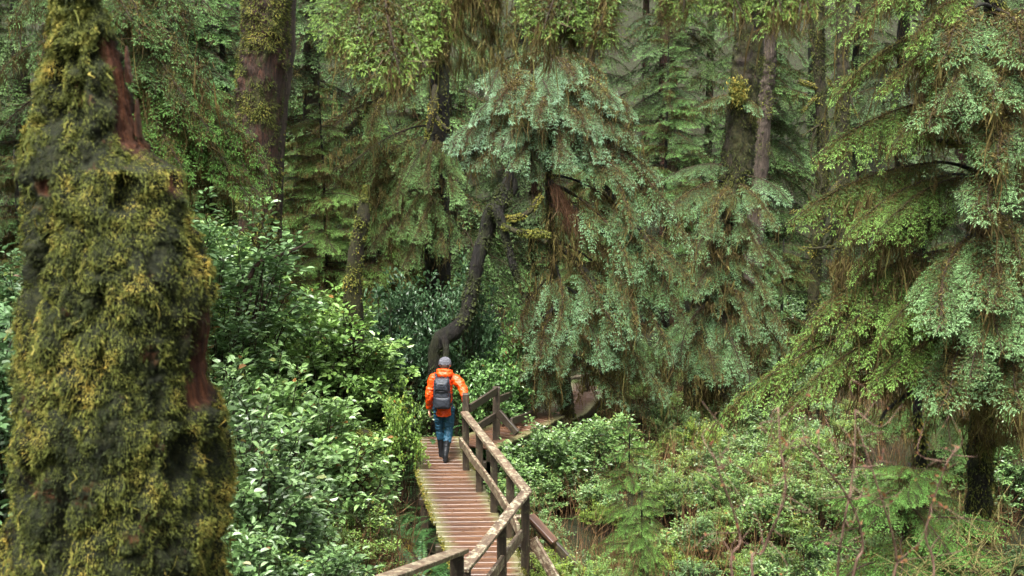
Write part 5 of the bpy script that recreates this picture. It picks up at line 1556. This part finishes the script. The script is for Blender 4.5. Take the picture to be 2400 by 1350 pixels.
t = NT('pinkish_stem'); M['pinkstem'] = t.principled(t.ramp(t.noise(18, 3, vec=t.coord()), [(0.3, (0.055, 0.030, 0.020)), (0.7, (0.17, 0.105, 0.075))]), 0.7, 0.3)
t = NT('olive_twig'); M['olivetwig'] = t.principled(t.ramp(t.noise(18, 3, vec=t.coord()), [(0.3, (0.06, 0.052, 0.018)), (0.7, (0.19, 0.165, 0.062))]), 0.8, 0.2)
M['rustleaf'] = foliage_mat('rust_red_leaves', [(0.0, (0.07, 0.018, 0.012)), (0.5, (0.14, 0.048, 0.024)), (1.0, (0.17, 0.095, 0.03))], 0.6, 0.3, 0.3)
twig_bush('bare_twig_shrub', 'blurred pinkish twiggy shrub with rust leaves close to the viewer, low in the picture',
          [[(1770, 1400, 3.50), (1790, 1290, 3.50), (1840, 1160, 3.42), (1828, 1040, 3.42), (1824, 955, 3.42)],
           [(1990, 1420, 3.65), (2022, 1280, 3.65), (1990, 1170, 3.57), (1930, 1090, 3.50), (1880, 1030, 3.50)],
           [(1730, 1420, 3.57), (1735, 1260, 3.57), (1690, 1120, 3.50), (1670, 1060, 3.50)],
           [(2080, 1420, 3.80), (2100, 1300, 3.80), (2060, 1150, 3.72), (2010, 1000, 3.72)],
           [(2180, 1430, 3.88), (2170, 1250, 3.88), (2210, 1110, 3.80), (2240, 1050, 3.80)],
           [(1960, 1420, 3.72), (1975, 1250, 3.65), (2000, 1100, 3.65), (2005, 960, 3.65)]], M['pinkstem'], 71, 14, 0.13, 0.0018, M['rustleaf'], 170)
twig_bush('olive_twig_shrub', 'tangle of fine pale olive twigs in the bottom corner',
          [[(2150, 1420, 7.5), (2200, 1330, 7.4), (2280, 1270, 7.3)], [(2230, 1420, 7.6), (2270, 1320, 7.5), (2340, 1230, 7.4)], [(2330, 1420, 7.6), (2380, 1330, 7.5), (2410, 1250, 7.5)],
           [(2120, 1420, 7.4), (2130, 1360, 7.3), (2180, 1320, 7.2)], [(2260, 1430, 7.5), (2300, 1350, 7.3), (2400, 1300, 7.2)], [(2300, 1430, 7.7), (2290, 1340, 7.6), (2260, 1260, 7.5)]], M['olivetwig'], 72, 26, 0.26, 0.003)

# ------------------------------------------------------------------ the walker
def rm(name, shapes, voxel, mats, parent, smooth=6, wrinkle=0.0, wscale=14.0, seed=0, wdir=None):
    """union of closed tubes made into one continuous skin"""
    mb = MB()
    for P, R, flat, sides in shapes:
        V, F, Cc = tube(P, R, sides, True, flat)
        base = mb.n
        mb.add(V, F, 0, 0.5, True)
        mb.F.append((Cc + base, 0, True))
    me = mb.mesh(name, mats)
    tmp = link('tmp_' + name, me)
    r = tmp.modifiers.new('r', 'REMESH'); r.mode = 'VOXEL'; r.voxel_size = voxel; r.use_smooth_shade = True
    s = tmp.modifiers.new('s', 'SMOOTH'); s.iterations = smooth; s.factor = 0.5
    dg = bpy.context.evaluated_depsgraph_get()
    ne = bpy.data.meshes.new_from_object(tmp.evaluated_get(dg))
    bpy.data.objects.remove(tmp)
    if wrinkle:
        n = len(ne.vertices)
        co = np.empty(n * 3, np.float32); ne.vertices.foreach_get('co', co); co = co.reshape(-1, 3).astype(float)
        no = np.empty(n * 3, np.float32); ne.vertices.foreach_get('normal', no); no = no.reshape(-1, 3)
        sc = np.array(wdir if wdir is not None else (1, 1, 1.6)) * wscale
        rdg = 1 - np.abs(fbm(co * sc + seed, 3, seed))
        co = co + no * (wrinkle * (rdg - 0.7))[:, None]
        ne.vertices.foreach_set('co', co.astype(np.float32).ravel())
        ne.update()
    ne.materials.clear()
    for m in mats: ne.materials.append(m)
    for p in ne.polygons: p.use_smooth = True
    if not ne.attributes.get('tint'):
        pass
    ne.name = name
    o = link(name, ne, parent)
    return o

PX, PY = -1.150, 17.47
def L3(*p): return [np.array(q, float) for q in p]
hand_r = np.array([0.385, -0.36, 1.015])
def limb(pts, radii, n=18, flat=1.0, sides=14):
    P = spline(pts, n)
    return (P, np.interp(np.linspace(0, 1, n), np.linspace(0, 1, len(radii)), radii), flat, sides)
# limbs in local space: +Y is the walking direction
sh_l, el_l, wr_l = L3((-0.190, 0.01, 1.375), (-0.245, -0.03, 1.10), (-0.262, 0.10, 0.85))
sh_r, el_r, wr_r = L3((0.195, -0.01, 1.365), (0.345, -0.12, 1.17), (0.392, -0.30, 1.045))
hip_l, kn_l, an_l = L3((-0.085, 0.0, 0.90), (-0.075, 0.10, 0.50), (-0.045, 0.13, 0.10))
hip_r, kn_r, an_r = L3((0.085, 0.0, 0.90), (0.085, 0.00, 0.49), (0.060, -0.19, 0.10))
def fingers(wrist, palm_dir, side, nrm_dir, curl, s=1.0):
    palm_dir = nrm(np.array(palm_dir, float)); side = nrm(np.array(side, float)); nd = nrm(np.array(nrm_dir, float))
    out = [limb([wrist - palm_dir * 0.03, wrist + palm_dir * 0.03, wrist + palm_dir * 0.085], [0.026, 0.036, 0.036], 8, 0.55, 10)]
    for k, (o_, l) in enumerate(((-0.030, 0.070), (-0.010, 0.080), (0.010, 0.076), (0.028, 0.060))):
        b = wrist + palm_dir * 0.08 + side * o_
        d1 = nrm(palm_dir + nd * curl * 0.5); d2 = nrm(palm_dir + nd * curl * 1.6); d3 = nrm(palm_dir * 0.6 + nd * curl * 2.4)
        p1 = b + d1 * l * 0.45; p2 = p1 + d2 * l * 0.32; p3 = p2 + d3 * l * 0.25
        out.append(limb([b - palm_dir * 0.02, p1, p2, p3], [0.010, 0.0095, 0.0085, 0.007], 10, 1, 8))
    b = wrist + palm_dir * 0.03 - side * 0.030
    out.append(limb([b, b + palm_dir * 0.03 - side * 0.028 + nd * 0.01, b + palm_dir * 0.062 - side * 0.034 + nd * 0.024], [0.013, 0.011, 0.008], 8, 1, 8))
    return out
hz = 1.625
head = [limb(L3((0, -0.005, 1.42), (0, 0.0, 1.50), (0, 0.005, 1.56)), [0.056, 0.054, 0.056]),
        limb(L3((0, 0.028, 1.505), (0, 0.022, 1.56), (0, 0.004, 1.64), (0, 0.0, 1.70), (0, 0.0, 1.724)), [0.034, 0.068, 0.083, 0.064, 0.02], 20, 1.14, 20),
        limb(L3((0, 0.085, 1.635), (0, 0.108, 1.600), (0, 0.086, 1.588)), [0.009, 0.014, 0.010], 8, 1, 8),
        limb(L3((-0.020, 0.084, 1.556), (0.0, 0.092, 1.556), (0.020, 0.084, 1.556)), [0.005, 0.008, 0.005], 6, 0.8, 8),
        limb(L3((-0.030, 0.080, 1.655), (0, 0.090, 1.657), (0.030, 0.080, 1.655)), [0.008, 0.009, 0.008], 6, 1, 8)]
for s in (-1, 1):
    head.append(limb(L3((s * 0.078, -0.004, 1.59), (s * 0.093, -0.012, 1.615), (s * 0.088, -0.012, 1.645)), [0.010, 0.016, 0.012], 8, 0.7, 8))
body = head + [limb(L3((0, 0, 0.86), (0, 0, 1.05), (0, 0.0, 1.30), (0, -0.005, 1.42)), [0.13, 0.12, 0.14, 0.07], 14, 0.7, 18),
               limb([sh_l, el_l, wr_l], [0.05, 0.042, 0.03]), limb([sh_r, el_r, wr_r], [0.05, 0.042, 0.03]),
               limb([hip_l, kn_l, an_l], [0.085, 0.055, 0.04]), limb([hip_r, kn_r, an_r], [0.085, 0.055, 0.04]),
               limb([an_l + [0, -0.04, -0.04], an_l + [0, 0.10, -0.06]], [0.035, 0.03], 8), limb([an_r + [0, -0.03, -0.03], an_r + [0.0, 0.10, -0.07]], [0.035, 0.03], 8),
               limb(L3((-0.16, 0, 1.37), (0.16, 0, 1.37)), [0.06, 0.06], 8)]
body += fingers(wr_l + [0, 0.008, -0.02], (0.02, 0.10, -1), (0.1, 1, 0.05), (1, 0.1, -0.1), 0.45)
body += fingers(wr_r + [0.004, -0.02, -0.006], (0.22, -0.92, -0.30), (-0.9, -0.2, 0.1), (0, -0.15, -1), 0.35)
walker = rm('person', body, 0.0062, [M['skin']], None, 2)
walker.location = (PX, PY, 0.0)
walker.scale = (0.985, 0.985, 0.985)
walker.rotation_euler = (math.radians(-2.0), math.radians(1.5), math.radians(-3.0))
tag(walker, 'person in an orange rain jacket, grey beanie and teal trousers walking away along the planks', 'person')
for s in (-1, 1):
    mb = MB(); add_tube(mb, L3((s * 0.030, 0.078, 1.633), (s * 0.030, 0.086, 1.633)), [0.011, 0.006], 8)
    link('eye', mb.mesh('eye', [M['eye']]), walker)
rm('hair', [limb(L3((0, -0.030, 1.545), (0, -0.026, 1.60), (0, -0.018, 1.66)), [0.060, 0.079, 0.080], 10, 1.0, 16)], 0.008, [M['hair']], walker, 2)
rm('beanie', [limb(L3((0, -0.006, 1.605), (0, -0.004, 1.612), (0, -0.004, 1.645), (0, -0.004, 1.66)), [0.092, 0.099, 0.098, 0.092], 10, 1.12, 24),
              limb(L3((0, -0.006, 1.62), (0, -0.006, 1.68), (0, -0.010, 1.725), (0, -0.014, 1.748)), [0.094, 0.093, 0.066, 0.022], 14, 1.12, 24)], 0.006, [M['wool']], walker, 3, 0.003, 60, 5)
# jacket: torso, sleeves, hood
jk = [limb(L3((0.012, 0.0, 0.765), (0.010, 0.0, 0.85), (0.004, 0.0, 1.00), (0, -0.005, 1.20), (0, -0.01, 1.34), (0, -0.005, 1.43), (0, 0.0, 1.475)), [0.196, 0.198, 0.185, 0.200, 0.185, 0.105, 0.085], 26, 0.70, 24),
      limb(L3((-0.12, -0.01, 1.385), sh_l, (el_l + sh_l) / 2 + [-0.012, 0, 0], el_l, (el_l + wr_l) / 2, wr_l), [0.08, 0.088, 0.074, 0.068, 0.060, 0.050], 22),
      limb(L3((0.12, -0.01, 1.385), sh_r, (el_r + sh_r) / 2 + [0.018, 0, 0.015], el_r, (el_r + wr_r) / 2, wr_r), [0.08, 0.090, 0.080, 0.074, 0.066, 0.054], 22),
      limb(L3((-0.11, 0.02, 1.47), (-0.085, -0.085, 1.47), (0.0, -0.125, 1.465), (0.085, -0.085, 1.47), (0.11, 0.02, 1.47)), [0.038, 0.052, 0.056, 0.052, 0.038], 22, 1.0, 12),
      limb(L3((-0.115, 0.03, 1.515), (-0.098, -0.08, 1.525), (0.0, -0.118, 1.535), (0.098, -0.08, 1.525), (0.115, 0.03, 1.515)), [0.020, 0.030, 0.032, 0.030, 0.020], 22, 1.0, 12),
      limb(L3((-0.09, 0.06, 1.45), (0, 0.10, 1.46), (0.09, 0.06, 1.45)), [0.036, 0.034, 0.036], 12)]
rm('jacket', jk, 0.0085, [M['orange']], walker, 2, 0.022, 9, 3)
tr = [limb(L3((0.006, 0, 0.98), (0.004, 0, 0.88), (0.0, 0, 0.78)), [0.150, 0.162, 0.140], 10, 0.72, 20),
      limb([hip_l, (hip_l + kn_l) / 2, kn_l, (kn_l + an_l) / 2 + [0, 0.0, 0.02]], [0.105, 0.093, 0.072, 0.066], 22),
      limb([hip_r, (hip_r + kn_r) / 2, kn_r, (kn_r + an_r) / 2 + [0, 0.0, 0.02]], [0.105, 0.095, 0.076, 0.072], 22)]
rm('trousers', tr, 0.008, [M['teal']], walker, 2, 0.018, 11, 7, (1, 1, 2.2))
for nm_, kn, an, pit in (('boot', kn_l, an_l, 0.0), ('boot', kn_r, an_r, 0.0)):
    top = (kn + an) / 2 + np.array([0, 0.0, 0.055])
    z0 = 0.042
    rm('boot', [limb([top, (top + an) / 2, an + [0, 0, 0.02], an + [0, -0.005, -0.03]], [0.060, 0.056, 0.050, 0.048], 16, 1.0, 16),
                limb([np.array([an[0], an[1] - 0.050, z0 + 0.01]), np.array([an[0], an[1] + 0.04, z0 + 0.008]), np.array([an[0], an[1] + 0.15, z0]), np.array([an[0], an[1] + 0.20, z0 - 0.006])], [0.040, 0.046, 0.046, 0.030], 14, 0.9, 14)],
       0.007, [M['boot']], walker, 3, 0.004, 12, 2)
# backpack, worn
bp = thing('backpack', 'charcoal grey backpack with stitched pockets on the walker', 'backpack', (PX + 0.008, PY - 0.13, 0.0))
def boxy(name, cx, cy, cz, w, d, h, taper, mat, parent, bulge=0.02, seed=1, bev=0.035):
    bm = bmesh.new()
    bmesh.ops.create_cube(bm, size=1.0)
    bmesh.ops.subdivide_edges(bm, edges=list(bm.edges), cuts=7, use_grid_fill=True)
    for v in bm.verts:
        x, y_, z = v.co
        f = 1 - taper * (z + 0.5)
        rx = max(0, 1 - (2 * x) ** 4) * max(0, 1 - (2 * z) ** 4)
        v.co = Vector((cx + x * w * f, cy + y_ * d * f - (bulge * rx if y_ < 0 else 0), cz + z * h))
    ed = [e for e in bm.edges if len(e.link_faces) == 2 and e.calc_face_angle(0) > 0.8]
    bmesh.ops.bevel(bm, geom=ed, offset=bev, segments=3, affect='EDGES', clamp_overlap=True)
    for v in bm.verts:
        n_ = float(fbm(np.array([[v.co.x * 16 + seed, v.co.y * 16, v.co.z * 22]]), 2, seed)[0])
        v.co += Vector((0.004 * n_, 0.005 * n_, 0))
    me = bpy.data.meshes.new(name); bm.to_mesh(me); bm.free()
    for p in me.polygons: p.use_smooth = True
    me.materials.append(M[mat])
    return link(name, me, parent)
boxy('main_compartment', 0, -0.06, 1.165, 0.275, 0.17, 0.50, 0.12, 'pack', bp, 0.03, 2, 0.018)
boxy('top_pocket', 0.0, -0.155, 1.30, 0.215, 0.05, 0.155, 0.06, 'pack', bp, 0.018, 3, 0.014)
boxy('lower_pocket', 0.012, -0.155, 1.03, 0.255, 0.06, 0.19, 0.04, 'pack', bp, 0.022, 4, 0.014)
for z_ in (1.335, 1.215, 1.125):
    mb = MB(); w_ = 0.098 if z_ > 1.3 else 0.112
    add_tube(mb, L3((-w_, -0.178 if z_ > 1.3 else -0.172, z_), (0, -0.202 if z_ > 1.3 else -0.188, z_ + 0.004), (w_, -0.178 if z_ > 1.3 else -0.172, z_)), 0.006, 6)
    link('zip', mb.mesh('zip', [M['packstrap']]), bp)
for s in (-1, 1):
    mb = MB()
    add_tube(mb, spline(L3((s * 0.09, 0.02, 1.40), (s * 0.115, 0.10, 1.452), (s * 0.125, 0.22, 1.36), (s * 0.135, 0.26, 1.20), (s * 0.15, 0.14, 0.98), (s * 0.13, 0.0, 0.95)), 20), 0.020, 8)
    link('shoulder_strap', mb.mesh('shoulder_strap', [M['packstrap']]), bp)
    mb = MB()
    add_tube(mb, L3((s * 0.137, -0.09, 0.96), (s * 0.133, -0.10, 1.14), (s * 0.122, -0.09, 1.36)), 0.008, 6)
    link('side_strap', mb.mesh('side_strap', [M['packstrap']]), bp)
mb = MB(); add_tube(mb, spline(L3((-0.03, -0.05, 1.41), (0, -0.05, 1.45), (0.03, -0.05, 1.41)), 8), 0.007, 6)
link('grab_loop', mb.mesh('grab_loop', [M['packstrap']]), bp)
